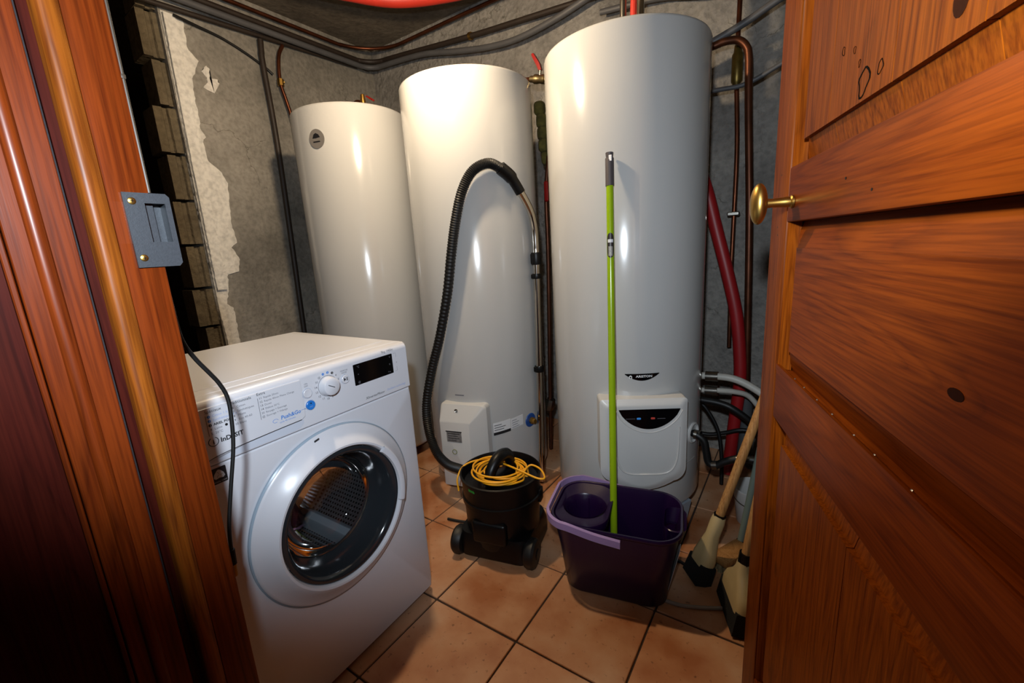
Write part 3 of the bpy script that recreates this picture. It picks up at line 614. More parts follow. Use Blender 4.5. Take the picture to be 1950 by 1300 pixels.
# left tank: badge
mpL = cyl_map(0.281, math.atan2(1.305 - LC[1], -1.899 - LC[0]))
q = MB(); o_ = [(0.040 * math.cos(2 * PI * i / 28), 1.643 + 0.042 * math.sin(2 * PI * i / 28)) for i in range(28)]
q.loft([[mpL(s, z, 0.0004) for s, z in o_], [mpL(s, z, 0.003) for s, z in o_]]); bd = q.build('badge', P('badge_grey', (112, 108, 104), 0.35), TL, label='round grey maker badge')
q = MB(); o_ = [(x, 1.652 + y) for x, y in ((-0.02, -0.006), (-0.012, 0.010), (0.0, 0.016), (0.013, 0.009), (0.02, -0.004), (0.008, 0.002), (0.0, -0.006), (-0.01, 0.0))]
q.prism([(s, z) for s, z in o_], 0, 1); 
for v in q.bm.verts: v.co = Vector(mpL(v.co.x, v.co.y, 0.0031 + 0.0006 * v.co.z))
q.build('badge_print', INK, bd)
print_bar(INK, bd, lambda x, y, h: mpL(x, y, 0.0031 + h), -0.018, 0.018, 1.628, 0.005)
fa = math.radians(-38); fc = Vector((0.2815 * math.cos(fa), 0.2815 * math.sin(fa), 0.258)); fax = Vector((math.cos(fa), math.sin(fa), 0))
q = MB(); q.lathe([(0.0, 0.003), (0.028, 0.003), (0.031, 0.0), (0.0, -0.002)], fc, fax, 32); q.build('flange_ring', P('cold_blue', (24, 70, 140), 0.4), TL)
q = MB(); q.lathe([(0.0, 0.03), (0.010, 0.03), (0.012, 0.02), (0.016, 0.018), (0.016, 0.006), (0.013, 0.003)], fc, fax, 8); q.build('union', STEEL, TL)

# ------------------------------------------------------------------ washing machine
MO = Vector((-0.9614, 0.8555, 0)); mxv = Vector((-0.0216, 0.9998, 0)); mang = math.atan2(mxv.y, mxv.x)
WM = thing('washing_machine', 'white front-loading washing machine with round glass door, left foreground', 'washing machine', MO - mxv * 0.595, mang)
W_, D_, H_ = 0.595, 0.572, 0.85
CXD, CZD = 0.305, 0.467
q = MB()  # cabinet: sides, back, bottom, top
q.box((0.0065, D_ / 2 + 0.006, H_ / 2), (0.011, D_ - 0.03, H_ - 0.03), 0.003); q.box((W_ - 0.0065, D_ / 2 + 0.006, H_ / 2), (0.011, D_ - 0.03, H_ - 0.03), 0.003)
q.box((W_ / 2, D_ - 0.012, H_ / 2), (W_ - 0.005, 0.012, H_ - 0.03), 0.003); q.box((W_ / 2, D_ / 2, 0.022), (W_ - 0.004, D_ - 0.03, 0.012), 0.003)
q.build('cabinet', APPL, WM)
# front sheet with the round opening
q = MB(); n_ = 96; x0, x1, z0, z1 = 0.0, W_, 0.014, 0.7125
def rectpt(a, g):
    dx, dz = math.cos(a), math.sin(a); lx = (x1 - g - CXD) if dx > 0 else (CXD - x0 - g); lz = (z1 - g * 0.4 - CZD) if dz > 0 else (CZD - z0 - g * 0.4)
    t = min(lx / abs(dx) if abs(dx) > 1e-9 else 9, lz / abs(dz) if abs(dz) > 1e-9 else 9); return CXD + dx * t, CZD + dz * t
angs = sorted([2 * PI * i / n_ for i in range(n_)] + [math.atan2(sz - CZD, sx - CXD) % (2 * PI) for sx in (x0 + 0.008, x1 - 0.008) for sz in (z0 + 0.003, z1 - 0.003)])
rings = []
for kind in ('in2', 'in', 'field', 'edge', 'side'):
    r_ = []
    for a in angs:
        if kind == 'in2': r_.append((CXD + 0.172 * math.cos(a), 0.03, CZD + 0.172 * math.sin(a)))
        elif kind == 'in': r_.append((CXD + 0.172 * math.cos(a), 0.0, CZD + 0.172 * math.sin(a)))
        elif kind == 'field': p = rectpt(a, 0.010); r_.append((p[0], 0.0, p[1]))
        elif kind == 'edge': p = rectpt(a, 0.003); r_.append((p[0], 0.0035, p[1]))
        else: p = rectpt(a, 0.0); r_.append((p[0], 0.016, p[1]))
    rings.append(r_)
q.loft(rings, caps=False); q.build('front_sheet', APPL, WM, 30)
q = MB(); q.box((W_ / 2, 0.30, H_ - 0.009), (W_, D_ - 0.035, 0.019), 0.006, 3); top = q.build('worktop', APPL, WM)
q = MB(); q.box((W_ / 2, 0.315, H_ + 0.0008), (W_ - 0.05, D_ - 0.09, 0.0015), 0.0006, 1); q.build('worktop_inlay', APPL, top)
# control fascia with a curved top front edge
prof = [(0.040, 0.7145), (-0.001, 0.7145), (-0.0035, 0.717), (-0.0035, 0.725)] + [(-0.0035 + 0.018 * (1 - math.cos(PI / 2 * i / 8)), 0.833 + 0.016 * math.sin(PI / 2 * i / 8)) for i in range(9)] + [(0.040, 0.849)]
q = MB(); q.loft([[(x, y + (0.006 if e else 0.0), z) for y, z in prof] for x, e in ((0.0, 1), (0.004, 0), (W_ - 0.006, 0), (W_, 1))]); FA = q.build('control_panel', APPL, WM, 30)
fy_ = -0.0036
mp_w = lambda x, z, h: (x, fy_ - h, z)
# detergent drawer
lowc = [(0.020, 0.716), (0.032, 0.7225), (0.048, 0.7290), (0.070, 0.7330), (0.12, 0.7362), (0.18, 0.7385), (0.243, 0.7400)]
q = MB(); q.prism(lowc + [(0.252, 0.745), (0.254, 0.760), (0.254, 0.832), (0.020, 0.832)], fy_ - 0.0035, fy_ + 0.006, 'xz'); DRW = q.build('detergent_drawer', APPL, WM, 30)
q = MB(); q.prism([(0.034, 0.7185)] + [(x, z - 0.0008) for x, z in lowc[1:]] + [(0.250, 0.737), (0.248, 0.7285), (0.240, 0.7215), (0.225, 0.7185)], fy_ - 0.0005, fy_ + 0.006, 'xz'); q.build('drawer_grip', APPL_G, DRW, 30, 'glossy pale grip scoop')
q = MB(); q.tube([(x, fy_ - 0.0030, z - 0.0003) for x, z in lowc[1:]], 0.0009, 40, 6); q.build('grip_line', INK, DRW)
mp_d = lambda x, z, h: (x, fy_ - 0.0036 - h, z)
def wt(s, x, z, size, mat, par=None, mp=mp_w, **k): return text('lettering', s, size, mat, par or FA, lambda a, b_, h: mp(x + a, z + b_, 0.0004), **k)
wt('Spéciaux', 0.055, 0.8225, 0.0085, INK, DRW, mp_d); wt('Traditionnels', 0.098, 0.8250, 0.0085, INK, DRW, mp_d); wt('Extra', 0.1545, 0.8265, 0.0085, INK, DRW, mp_d)
def disc(x, z, r, mat, par, mp=mp_d, h=0.0006):
    q = MB(); o_ = [(x + r * math.cos(2 * PI * i / 20), z + r * math.sin(2 * PI * i / 20)) for i in range(20)]
    q.loft([[mp(a, b_, 0.0001) for a, b_ in o_], [mp(a, b_, h) for a, b_ in o_]]); return q.build('dot', mat, par)
col1 = [('Coton 1 h', INKP), ('Synthétiques 1 h', INKP), ('ARIEL PODS', INK), ('Laine', INKG), ('20°C', INKG)]
for k, (s, mt) in enumerate(col1):
    z = 0.8125 - 0.0088 * k
    if k < 3: disc(0.0605, z + 0.0022, 0.0028, INKB if k < 2 else INK, DRW); wt(str(k + 1), 0.0595, z + 0.0008, 0.0045, WHITEP, DRW, lambda x, zz, h: mp_d(x, zz, 0.0009))
    else: wt(str(k + 1), 0.059, z, 0.0068, INK, DRW, mp_d)
    wt(s, 0.0665, z, 0.0068, mt, DRW, mp_d, bold=0.0002 if k == 2 else 0.0)
disc(0.0885, 0.7895 - 0.0005, 0.0026, INK, DRW)
for k, s in enumerate(['Coton', 'Synthétiques', 'Mixte', 'Eco 40-60', 'Blanc']):
    wt(str(6 + k), 0.104, 0.8155 - 0.0088 * k, 0.0068, INK, DRW, mp_d); wt(s, 0.1125, 0.8155 - 0.0088 * k, 0.0066, INKG, DRW, mp_d)
for k, s in enumerate(['Rapide 20min', 'Rapide 40min Pleine Charge', 'Duvet', 'Délicat 30°C', 'Rinçage + Essorage', 'Essorage + Vidange']):
    wt(['11', '12', '13', '14', '30', '@'][k], 0.158, 0.8175 - 0.0083 * k, 0.0066, INK if k < 4 else INKG, DRW, mp_d); wt(s, 0.1675, 0.8175 - 0.0083 * k, 0.0060, INKG, DRW, mp_d)
q = MB(); q.box((0.1555, fy_ - 0.0038, 0.797), (0.0008, 0.0004, 0.048)); q.build('divider_line', INKG, DRW)
q = MB(); q.box((0.1010, fy_ - 0.0038, 0.800), (0.0006, 0.0004, 0.04)); q.build('divider_line', INKP, DRW)
q = MB(); q.box((0.0555, fy_ - 0.0038, 0.797), (0.0006, 0.0004, 0.042)); q.build('divider_line', INKG, DRW)
wt('Push&Go', 0.196, 0.7575, 0.0125, INKB, DRW, mp_d, bold=0.00025, shear=0.1); wt('cycle 45 minutes', 0.192, 0.7505, 0.0055, INKB, DRW, mp_d)
q = MB(); q.tube([mp_d(0.184 + 0.006 * math.cos(a), 0.759 + 0.004 * math.sin(a), 0.0002) for a in [2 * PI * i / 12 for i in range(11)]], 0.0004, 30, 5); q.build('hand_mark', INKB, DRW)
q = MB(); q.box((0.2505, fy_ - 0.0038, 0.7625), (0.012, 0.0004, 0.0006)); q.build('divider_line', INKB, DRW)
# brand
q = MB(); q.tube([mp_d(0.0605 + 0.0088 * math.cos(a), 0.7630 + 0.0088 * math.sin(a), 0.0001) for a in [math.radians(115) + math.radians(310) * i / 20 for i in range(21)]], 0.0007, 60, 6); q.build('brand_ring', INK, DRW)
wt('i', 0.0605, 0.7582, 0.0135, INK, DRW, mp_d, align='CENTER', bold=0.0003)
wt('InDESIT', 0.0728, 0.7575, 0.0132, INK, DRW, mp_d, bold=0.00035)
# dial and buttons
KX, KZ = 0.3235, 0.7975
q = MB(); q.lathe([(0.0, 0.021), (0.018, 0.0205), (0.021, 0.0185), (0.0222, 0.015), (0.0235, 0.002), (0.0250, 0.0)], (KX, fy_, KZ), (0, -1, 0), 48); KN = q.build('dial', APPL, WM)
q = MB(); a_ = math.radians(150); q.box((0, 0, 0), (0.019, 0.0006, 0.0016)); q.xform(Matrix.Translation((KX + 0.004 * math.cos(a_), fy_ - 0.0213, KZ + 0.004 * math.sin(a_))) @ Matrix.Rotation(-a_, 4, 'Y')); q.build('dial_pointer', INK, KN)
q = MB(); q.lathe([(0.0255, 0.0005), (0.0262, 0.0007), (0.0262, 0.0)], (KX, fy_, KZ), (0, -1, 0), 48); q.build('dial_ring', INKG, WM)
nums = ['1', '2', '3', '4', '5', '6', '7', '8', '9', '10', '11', '12', '13', '14', '30', '@']
for k, s in enumerate(nums):
    a = math.radians(105 - 22.5 * k); x, z = KX + 0.0325 * math.cos(a), KZ + 0.0325 * math.sin(a)
    if k < 3:
        disc(x, z, 0.0032, INKB if k < 2 else INK, FA, mp_w)
        wt(s, x, z - 0.0018, 0.005, WHITEP, FA, lambda xx, zz, h: mp_w(xx, zz, 0.0009), align='CENTER')
    else: wt(s, x, z - 0.0025, 0.0076, INK if k < 14 else INKG, align='CENTER')
def button(x, z, r, mat, name, h=0.004):
    q = MB(); q.lathe([(r + 0.0022, 0.0), (r + 0.0018, 0.0012), (r + 0.0005, 0.0010), (r + 0.0003, 0.0)], (x, fy_, z), (0, -1, 0), 32); bz = q.build('button_bezel', APPL_G, WM)
    q = MB(); q.lathe([(0.0, h - 0.0006), (r * 0.7, h - 0.0003), (r - 0.0012, h), (r, h - 0.001), (r, 0.0)], (x, fy_, z), (0, -1, 0), 32); return q.build(name, mat, WM)
b1 = button(0.2680, 0.7955, 0.0108, APPL, 'power_button'); b2 = button(0.2710, 0.7655, 0.0112, BLUEB, 'quick_start_button'); b3 = button(0.3735, 0.8000, 0.0108, APPL, 'start_button')
wt('push', 0.271, 0.7615, 0.0045, INKP, b2, lambda x, z, h: mp_w(x, z, 0.0042), align='CENTER'); disc(0.271, 0.7705, 0.0016, INK, b2, lambda x, z, h: mp_w(x, z, 0.0038 + h))
q = MB(); q.prism([(0.3680, 0.7955), (0.3680, 0.8045), (0.3735, 0.8000)], fy_ - 0.0044, fy_ - 0.0038, 'xz'); q.prism([(0.3752, 0.7955), (0.3764, 0.7955), (0.3764, 0.8045), (0.3752, 0.8045)], fy_ - 0.0044, fy_ - 0.0038, 'xz'); q.prism([(0.3782, 0.7955), (0.3794, 0.7955), (0.3794, 0.8045), (0.3782, 0.8045)], fy_ - 0.0044, fy_ - 0.0038, 'xz'); q.build('start_mark', INK, b3)
wt('ON', 0.268, 0.8165, 0.0055, INKG, align='CENTER'); wt('OFF', 0.268, 0.8110, 0.0055, INKG, align='CENTER')
wt('MARCHE', 0.3735, 0.8205, 0.0055, INKG, align='CENTER'); wt('PAUSE', 0.3735, 0.8150, 0.0055, INKG, align='CENTER')
q = MB(); q.prism([(0.4675 + x, 0.8005 + z) for x, z in rrect(0.132, 0.0565, 0.002, 3)], fy_ - 0.0006, fy_ + 0.004, 'xz'); DS = q.build('display', BLACKG, WM, label='black glossy display window')
mp_s = lambda x, z, h: (x, fy_ - 0.0009, z)
for s, x, z in (('°C', 0.412, 0.818), ('*', 0.413, 0.797), ('@', 0.411, 0.777), ('V', 0.522, 0.818), ('h:', 0.520, 0.798), ('=-a', 0.513, 0.777)): wt(s, x, z, 0.0075, INKG, DS, mp_s)
q = MB(); q.tube([mp_w(x, z, 0.0001) for x, z in ((0.538, 0.827), (0.548, 0.827), (0.548, 0.815))], 0.0003, spline=False, seg=5); q.build('bracket_mark', INKG, FA)
q = MB(); q.tube([mp_w(x, z, 0.0001) for x, z in ((0.548, 0.787), (0.548, 0.775), (0.540, 0.775))], 0.0003, spline=False, seg=5); q.build('bracket_mark', INKG, FA)
wt('8', 0.5465, 0.7975, 0.006, INKG); wt('8kg  1400tr', 0.4985, 0.8365, 0.0092, INKG, FA, lambda x, z, h: (x, fy_ - 0.0002 + 0.018 * (1 - math.sqrt(max(0.0, 1 - ((max(z, 0.833) - 0.833) / 0.016) ** 2))) - 0.0006, z))
wt('XInverterMotor', 0.428, 0.7255, 0.0098, INK, shear=0.2); wt('ZenSilent technology', 0.502, 0.7275, 0.0082, INKP, shear=0.2)
# wool mark sticker
q = MB(); q.prism([(0.0595 + x, 0.6895 + z) for x, z in rrect(0.0285, 0.0335, 0.002, 3)], -0.0008, 0.001, 'xz'); ws = q.build('wool_sticker', INK, WM, label='square black sticker with white wool mark')
q = MB(); q.prism([(0.0595 + x, 0.6915 + z) for x, z in ((-0.0105, -0.005), (-0.0085, 0.002), (-0.003, 0.009), (0.0, 0.0105), (0.003, 0.009), (0.0085, 0.002), (0.0105, -0.005), (0.007, -0.0085), (0.0, -0.007), (-0.007, -0.0085))], -0.0011, -0.0007, 'xz'); wk = q.build('wool_mark', P('silver_print', (185, 185, 188), 0.4), ws)
for k in range(3):
    a = math.radians(90 + 120 * k); q = MB(); q.tube([(0.0595 + r_ * math.cos(a + r_ * 60), -0.0012, 0.6915 + r_ * math.sin(a + r_ * 60)) for r_ in (0.001, 0.003, 0.005, 0.0075)], 0.0003, 12, 5); q.build('swirl_line', INK, wk)
wt('WOOL CARE', 0.0595, 0.6755, 0.0045, P('silver_print', (185, 185, 188), 0.4), ws, lambda x, z, h: (x, -0.0011, z), align='CENTER')
# porthole door
DRM = thing('porthole', '', None)
for kx_ in ('label',): del DRM[kx_]
DRM.parent = WM; DRM.location = (CXD, 0, CZD); DRM.name = 'porthole_door'
q = MB(); q.lathe([(0.224, 0.0005), (0.2258, -0.002), (0.2258, -0.0075), (0.2240, -0.0105), (0.2190, -0.0125), (0.2050, -0.0210), (0.1930, -0.0300), (0.1860, -0.0360), (0.1800, -0.0395), (0.1750, -0.0385), (0.1720, -0.0340), (0.1703, -0.025), (0.1695, -0.002)], axis=(0, 1, 0), seg=128); RG = q.build('door_ring', APPL, DRM, 40)
q = MB(); q.lathe([(0.2252, -0.001), (0.2280, -0.0012), (0.2284, -0.0070), (0.2255, -0.0095)], axis=(0, 1, 0), seg=128); q.build('ring_edge', P('ring_blue_grey', (150, 168, 184), 0.2), DRM)
q = MB(); q.lathe([(0.1695, -0.031), (0.1640, -0.0335), (0.1580, -0.031), (0.1500, -0.020), (0.1400, 0.020), (0.1335, 0.052), (0.1320, 0.060)], axis=(0, 1, 0), seg=96); q.build('tinted_funnel', P('smoked_plastic', (34, 38, 42), 0.12, spec=0.6), DRM, 50, 'smoked dark funnel around the glass')
q = MB(); q.lathe([(0.1320, 0.058), (0.128, 0.075), (0.112, 0.098), (0.08, 0.112), (0.04, 0.118), (0.0, 0.120)], axis=(0, 1, 0), seg=64); q.build('glass_bowl', glass_mat(), DRM, 60)
q = MB(); q.lathe([(0.1325, 0.050), (0.1355, 0.053), (0.1355, 0.060), (0.1325, 0.062)], axis=(0, 1, 0), seg=96, closed=True); q.build('bowl_rim', CHROME, DRM)
q = MB(); q.lathe([(0.183, -0.047), (0.176, -0.050), (0.166, -0.047), (0.165, -0.038), (0.180, -0.040)], axis=(0, 1, 0), seg=32, closed=True, a0=0, a1=math.radians(62)); 
q.xform(Matrix.Rotation(0, 4, 'Y')); gr = q.build('door_handle', APPL, DRM, 40)
q = MB(); q.box((0, 0, 0), (0.013, 0.003, 0.006), 0.0006, 1); q.xform(Matrix.Translation((-0.040, -0.0155, 0.2125)) @ Matrix.Rotation(math.radians(-12), 4, 'Y') @ Matrix.Rotation(math.radians(35), 4, 'X')); q.build('ring_tag', INK, DRM)
q = MB(); q.lathe([(0.171, 0.012), (0.185, 0.03), (0.20, 0.045), (0.205, 0.06), (0.238, 0.062)], axis=(0, 1, 0), seg=64); q.build('door_gasket', P('grey_rubber', (58, 62, 66), 0.5), DRM)
DM = drum_mat()
q = MB(); q.lathe([(0.206, 0.066), (0.236, 0.072), (0.240, 0.085), (0.240, 0.36), (0.225, 0.385), (0.05, 0.375), (0.0, 0.37)], axis=(0, 1, 0), seg=96); q.build('drum', DM, DRM, 40)
for k in range(3):
    a = math.radians(-62 + 120 * k); q = MB(); hw = 0.030
    q.prism([(-hw, 0.0), (hw, 0.0), (0.014, 0.048), (0.010, 0.052), (-0.010, 0.052), (-0.014, 0.048)], 0.09, 0.36, 'xz'); 
    q.xform(Matrix.Rotation(-a - PI / 2 + 0.0, 4, 'Y') @ Matrix.Translation((0, 0, -0.239)))
    q.build('drum_paddle', P('paddle_grey', (128, 132, 136), 0.35), DRM, 30)
for k in range(6):
    a = math.radians(60 * k); q = MB(); q.tube([(0.03 * math.cos(a), 0.371, 0.03 * math.sin(a)), (0.12 * math.cos(a), 0.366, 0.12 * math.sin(a)), (0.21 * math.cos(a), 0.378, 0.21 * math.sin(a))], 0.016, 12, 8); q.build('drum_spoke', CHROME, DRM, 60)
for fx_ in (0.05, W_ - 0.05):
    for fy2 in (0.06, D_ - 0.06):
        q = MB(); q.lathe([(0, 0), (0.02, 0), (0.022, 0.006), (0.012, 0.010), (0.012, 0.02), (0, 0.02)], (fx_, fy2, 0), seg=20); q.build('foot', BLACK, WM)

# ------------------------------------------------------------------ vacuum cleaner
VC = Vector((-0.880, 1.166, 0)); vr = math.radians(12.8)
VA = thing('vacuum_cleaner', 'black drum vacuum cleaner with yellow cord coiled on top', 'vacuum cleaner', VC, vr)
q = MB(); o = [(x, y) for x, y in rrect(0.285, 0.262, 0.05, 6)]
q.loft([[(x * 0.92, y * 0.92, 0.012) for x, y in o], [(x, y, 0.022) for x, y in o], [(x, y, 0.075) for x, y in o], [(x * 0.93, y * 0.93, 0.105) for x, y in o]]); q.build('base', BLACK, VA)
q = MB(); q.lathe([(0.0, 0.05), (0.130, 0.05), (0.135, 0.065), (0.139, 0.18), (0.1405, 0.205), (0.146, 0.207), (0.147, 0.225), (0.1425, 0.228), (0.145, 0.28), (0.150, 0.298), (0.150, 0.304), (0.144, 0.306), (0.141, 0.298), (0.136, 0.270), (0.12, 0.264), (0.0, 0.272)], seg=72); q.build('tub', BLACK, VA, 35)
for sx in (-1, 1):
    q = MB(); q.lathe([(0.0, -0.022), (0.034, -0.022), (0.046, -0.018), (0.052, -0.008), (0.052, 0.010), (0.046, 0.018), (0.03, 0.022), (0.0, 0.018)], (sx * 0.140, -0.095, 0.052), (sx, 0, 0), 40); wv = q.build('wheel', RUBBER, VA)
    q = MB(); q.lathe([(0.0, 0.026), (0.018, 0.024), (0.022, 0.018)], (sx * 0.140, -0.095, 0.052), (sx, 0, 0), 24); q.build('hub_cap', BLACK, wv)
for sx in (-1, 1):
    q = MB(); q.lathe([(0.0, -0.01), (0.026, -0.01), (0.028, 0.0), (0.026, 0.01), (0.0, 0.01)], (sx * 0.09, 0.085, 0.028), (1, 0, 0), 24); q.build('caster', RUBBER, VA)
q = MB(); q.box((0.0, -0.118, 0.13), (0.13, 0.05, 0.085), 0.012, 3); q.build('front_housing', BLACK, VA)
for sx in (-1, 1):
    q = MB(); q.box((sx * 0.1445, 0.02, 0.215), (0.012, 0.035, 0.05), 0.004, 2); q.build('latch', BLACK, VA)
q = MB(); q.box((0, 0, 0), (0.03, 0.006, 0.018), 0.002, 1); q.xform(Matrix.Rotation(math.radians(-62), 4, 'Z') @ Matrix.Translation((0.0, 0.0, 0)) @ Matrix.Identity(4)); 
q.xform(Matrix.Translation((-0.055, -0.1335, 0.288)) @ Matrix.Rotation(math.radians(40), 4, 'Z')); q.build('green_switch', P('green_switch', (24, 120, 40), 0.35, emit=0.05), VA)
# carry handle: arched bar across the lid
q = MB(); q.tube([(0.0, -0.066, 0.275), (0.0, -0.054, 0.315), (0.0, -0.022, 0.346), (0.0, 0.015, 0.356), (0.0, 0.048, 0.342), (0.0, 0.066, 0.275)], 0.0, 30, 10, radii=lambda t: 0.018 + 0.005 * math.sin(PI * t)); 
q.xform(Matrix.Rotation(math.radians(-18), 4, 'Z')); q.build('carry_handle', BLACK, VA, 60)
q = MB(); q.box((0.0, 0.0, 0.283), (0.05, 0.13, 0.03), 0.01, 2, math.radians(-18)); q.build('handle_base', BLACK, VA)
# yellow cord wound on the lid
cp = []; random.seed(3); turns = 7
for i in range(turns * 14 + 1):
    a = 2 * PI * i / 14; k = i // 14
    rr = 0.078 + 0.010 * math.sin(k * 2.4 + 1.1) + 0.008 * math.sin(a * 1.3 + k); ex = 0.012 * math.sin(k * 1.9); ey = 0.010 * math.cos(k * 2.7)
    cp.append(Vector((rr * 1.08 * math.cos(a) + ex, rr * math.sin(a) + ey, 0.286 + 0.0042 * k + 0.006 * math.sin(a * 0.5 + k))))
cp += [Vector((0.11, 0.035, 0.318)), Vector((0.150, 0.02, 0.314)), Vector((0.176, -0.02, 0.306)), Vector((0.150, -0.032, 0.309)), Vector((0.08, -0.015, 0.320)), Vector((0.01, 0.012, 0.322))]
pre = [Vector((-0.152, -0.055, 0.225)), Vector((-0.158, -0.045, 0.27)), Vector((-0.145, -0.010, 0.305)), Vector((-0.10, 0.035, 0.312)), Vector((-0.03, 0.075, 0.302))]
q = MB(); q.tube(pre + cp, 0.0036, 900, 7); q.build('power_cord', YELLOW, VA, 80, 'bright yellow mains cord in loose loops')
# hose: from the tub up over the tank
inv = (Matrix.Translation(VC) @ Matrix.Rotation(vr, 4, 'Z')).inverted()
hp = [(-1.020, 1.190, 0.245), (-1.075, 1.215, 0.215), (-1.145, 1.235, 0.205)]
hp += [(-1.222, 1.240, 0.208), (-1.292, 1.252, 0.245), (-1.345, 1.272, 0.325), (-1.359, 1.288, 0.439), (-1.321, 1.305, 0.599), (-1.261, 1.313, 0.753), (-1.204, 1.320, 0.932), (-1.168, 1.328, 1.099), (-1.143, 1.340, 1.218), (-1.114, 1.358, 1.324), (-1.077, 1.386, 1.396), (-1.034, 1.433, 1.424), (-1.004, 1.482, 1.404)]
hp = [inv @ Vector(p) for p in hp]; NH = 720
q = MB(); q.tube(hp, 0.0, NH, 12, radii=lambda t: 0.0190 + 0.0014 * math.sin(2 * PI * t * NH / 4.0)); q.build('hose', RUBBER, VA, 60, 'black corrugated suction hose')
q = MB(); q.tube([inv @ Vector(p) for p in ((-1.008, 1.474, 1.409), (-0.990, 1.512, 1.380), (-0.980, 1.535, 1.350), (-0.972, 1.556, 1.318))], 0.0, 12, 16, radii=lambda t: 0.025 if t < 0.45 else 0.0205); q.build('hose_cuff', BLACK, VA)
wp = [(-0.975, 1.550, 1.330), (-0.966, 1.590, 1.280), (-0.962, 1.618, 1.235), (-0.960, 1.635, 1.17), (-0.960, 1.638, 1.09)]
q = MB(); q.tube([inv @ Vector(p) for p in wp], 0.0155, 30, 20); wd_ = q.build('wand', CHROME, VA, 60, 'bent chrome suction tube')
q = MB(); q.tube([inv @ Vector(p) for p in ((-0.960, 1.638, 1.09), (-0.962, 1.618, 0.50), (-0.964, 1.602, 0.012))], 0.0155, 4, 20, False); q.build('wand_tube', CHROME, VA, 60)
def clip(z, h, r):
    t = (1.09 - z) / 1.08; x, y = -0.960 - 0.004 * t, 1.638 - 0.036 * t
    q = MB(); q.lathe([(0.0150, -h / 2), (r, -h / 2), (r + 0.001, -h / 2 + 0.003), (r + 0.001, h / 2 - 0.003), (r, h / 2), (0.0150, h / 2)], (x, y, z), seg=24); q.box((x - 0.012, y - 0.014, z), (0.012, 0.012, h * 0.8), 0.002, 1)
    q.xform(inv); q.build('clip', BLACK, VA)
clip(1.050, 0.052, 0.021); clip(0.975, 0.022, 0.0195); clip(0.560, 0.028, 0.0195)

# ------------------------------------------------------------------ mop bucket and mop
BK = thing('mop_bucket', 'dark purple plastic mop bucket with lilac handle', 'bucket', (-0.4465, 1.198, 0), math.radians(12))
def brect(w_, d, r, z, cx=0.0, cy=0.0): return [(x, y, z) for x, y in rrect(w_, d, r, 8, cx, cy)]
q = MB()
q.loft([brect(0.30, 0.185, 0.05, 0.0), brect(0.318, 0.20, 0.055, 0.010), brect(0.352, 0.228, 0.065, 0.15), brect(0.385, 0.255, 0.075, 0.245), brect(0.400, 0.270, 0.08, 0.250), brect(0.404, 0.274, 0.082, 0.258), brect(0.398, 0.268, 0.08, 0.264), brect(0.386, 0.256, 0.075, 0.262), brect(0.374, 0.244, 0.072, 0.24), brect(0.342, 0.218, 0.062, 0.15), brect(0.308, 0.19, 0.05, 0.014)])
q.build('tub', PURPLE, BK, 45)
# wringer basket in the left half, with its round funnel
q = MB(); q.loft([brect(0.165, 0.236, 0.06, 0.232, -0.104), brect(0.172, 0.244, 0.066, 0.258, -0.102), brect(0.168, 0.240, 0.064, 0.2615, -0.102), brect(0.150, 0.20, 0.058, 0.252, -0.104), brect(0.140, 0.14, 0.066, 0.244, -0.106, 0.012)], caps=False)
q.lathe([(0.070, 0.246), (0.066, 0.240), (0.060, 0.20), (0.048, 0.12), (0.0, 0.115)], (-0.106, 0.012, 0), seg=40); q.build('wringer', PURPLE, BK, 45)
for k in range(8):
    a = 2 * PI * k / 8; q = MB(); q.tube([(-0.106 + 0.0645 * math.cos(a), 0.012 + 0.0645 * math.sin(a), 0.232), (-0.106 + 0.058 * math.cos(a), 0.012 + 0.058 * math.sin(a), 0.19), (-0.106 + 0.047 * math.cos(a), 0.012 + 0.047 * math.sin(a), 0.12)], 0.0022, 4, 6, False); q.build('wringer_rib', PURPLE, BK)
# folded lilac handle hugging the rim: front, left end, back
hpth = [(0.030, -0.141, 0.236), (-0.05, -0.142, 0.246)] + [(-0.125 + 0.083 * math.cos(a), -0.058 + 0.083 * math.sin(a), 0.262) for a in [math.radians(t) for t in (268, 250, 232, 214, 196, 182)]] + [(-0.125 + 0.083 * math.cos(a), 0.058 + 0.083 * math.sin(a), 0.266) for a in [math.radians(t) for t in (178, 164, 146, 128, 110, 92)]] + [(-0.04, 0.141, 0.254), (0.03, 0.140, 0.240)]
pts = catmull(hpth, 80); q = MB(); R_ = []
for i, p in enumerate(pts):
    t = (pts[min(i + 1, 80)] - pts[max(i - 1, 0)]); t.z = 0; t.normalize(); o = Vector((t.y, -t.x, 0)); o = -o if o.dot(Vector((p.x + 0.1, p.y, 0))) < 0 else o
    R_.append([p + o * 0.006 + Vector((0, 0, 0.011)), p - o * 0.003 + Vector((0, 0, 0.013)), p - o * 0.003 - Vector((0, 0, 0.009)), p + o * 0.006 - Vector((0, 0, 0.011))])
q.loft(R_); q.build('handle', LILAC, BK, 50, 'flat lilac carrying handle folded against the rim')
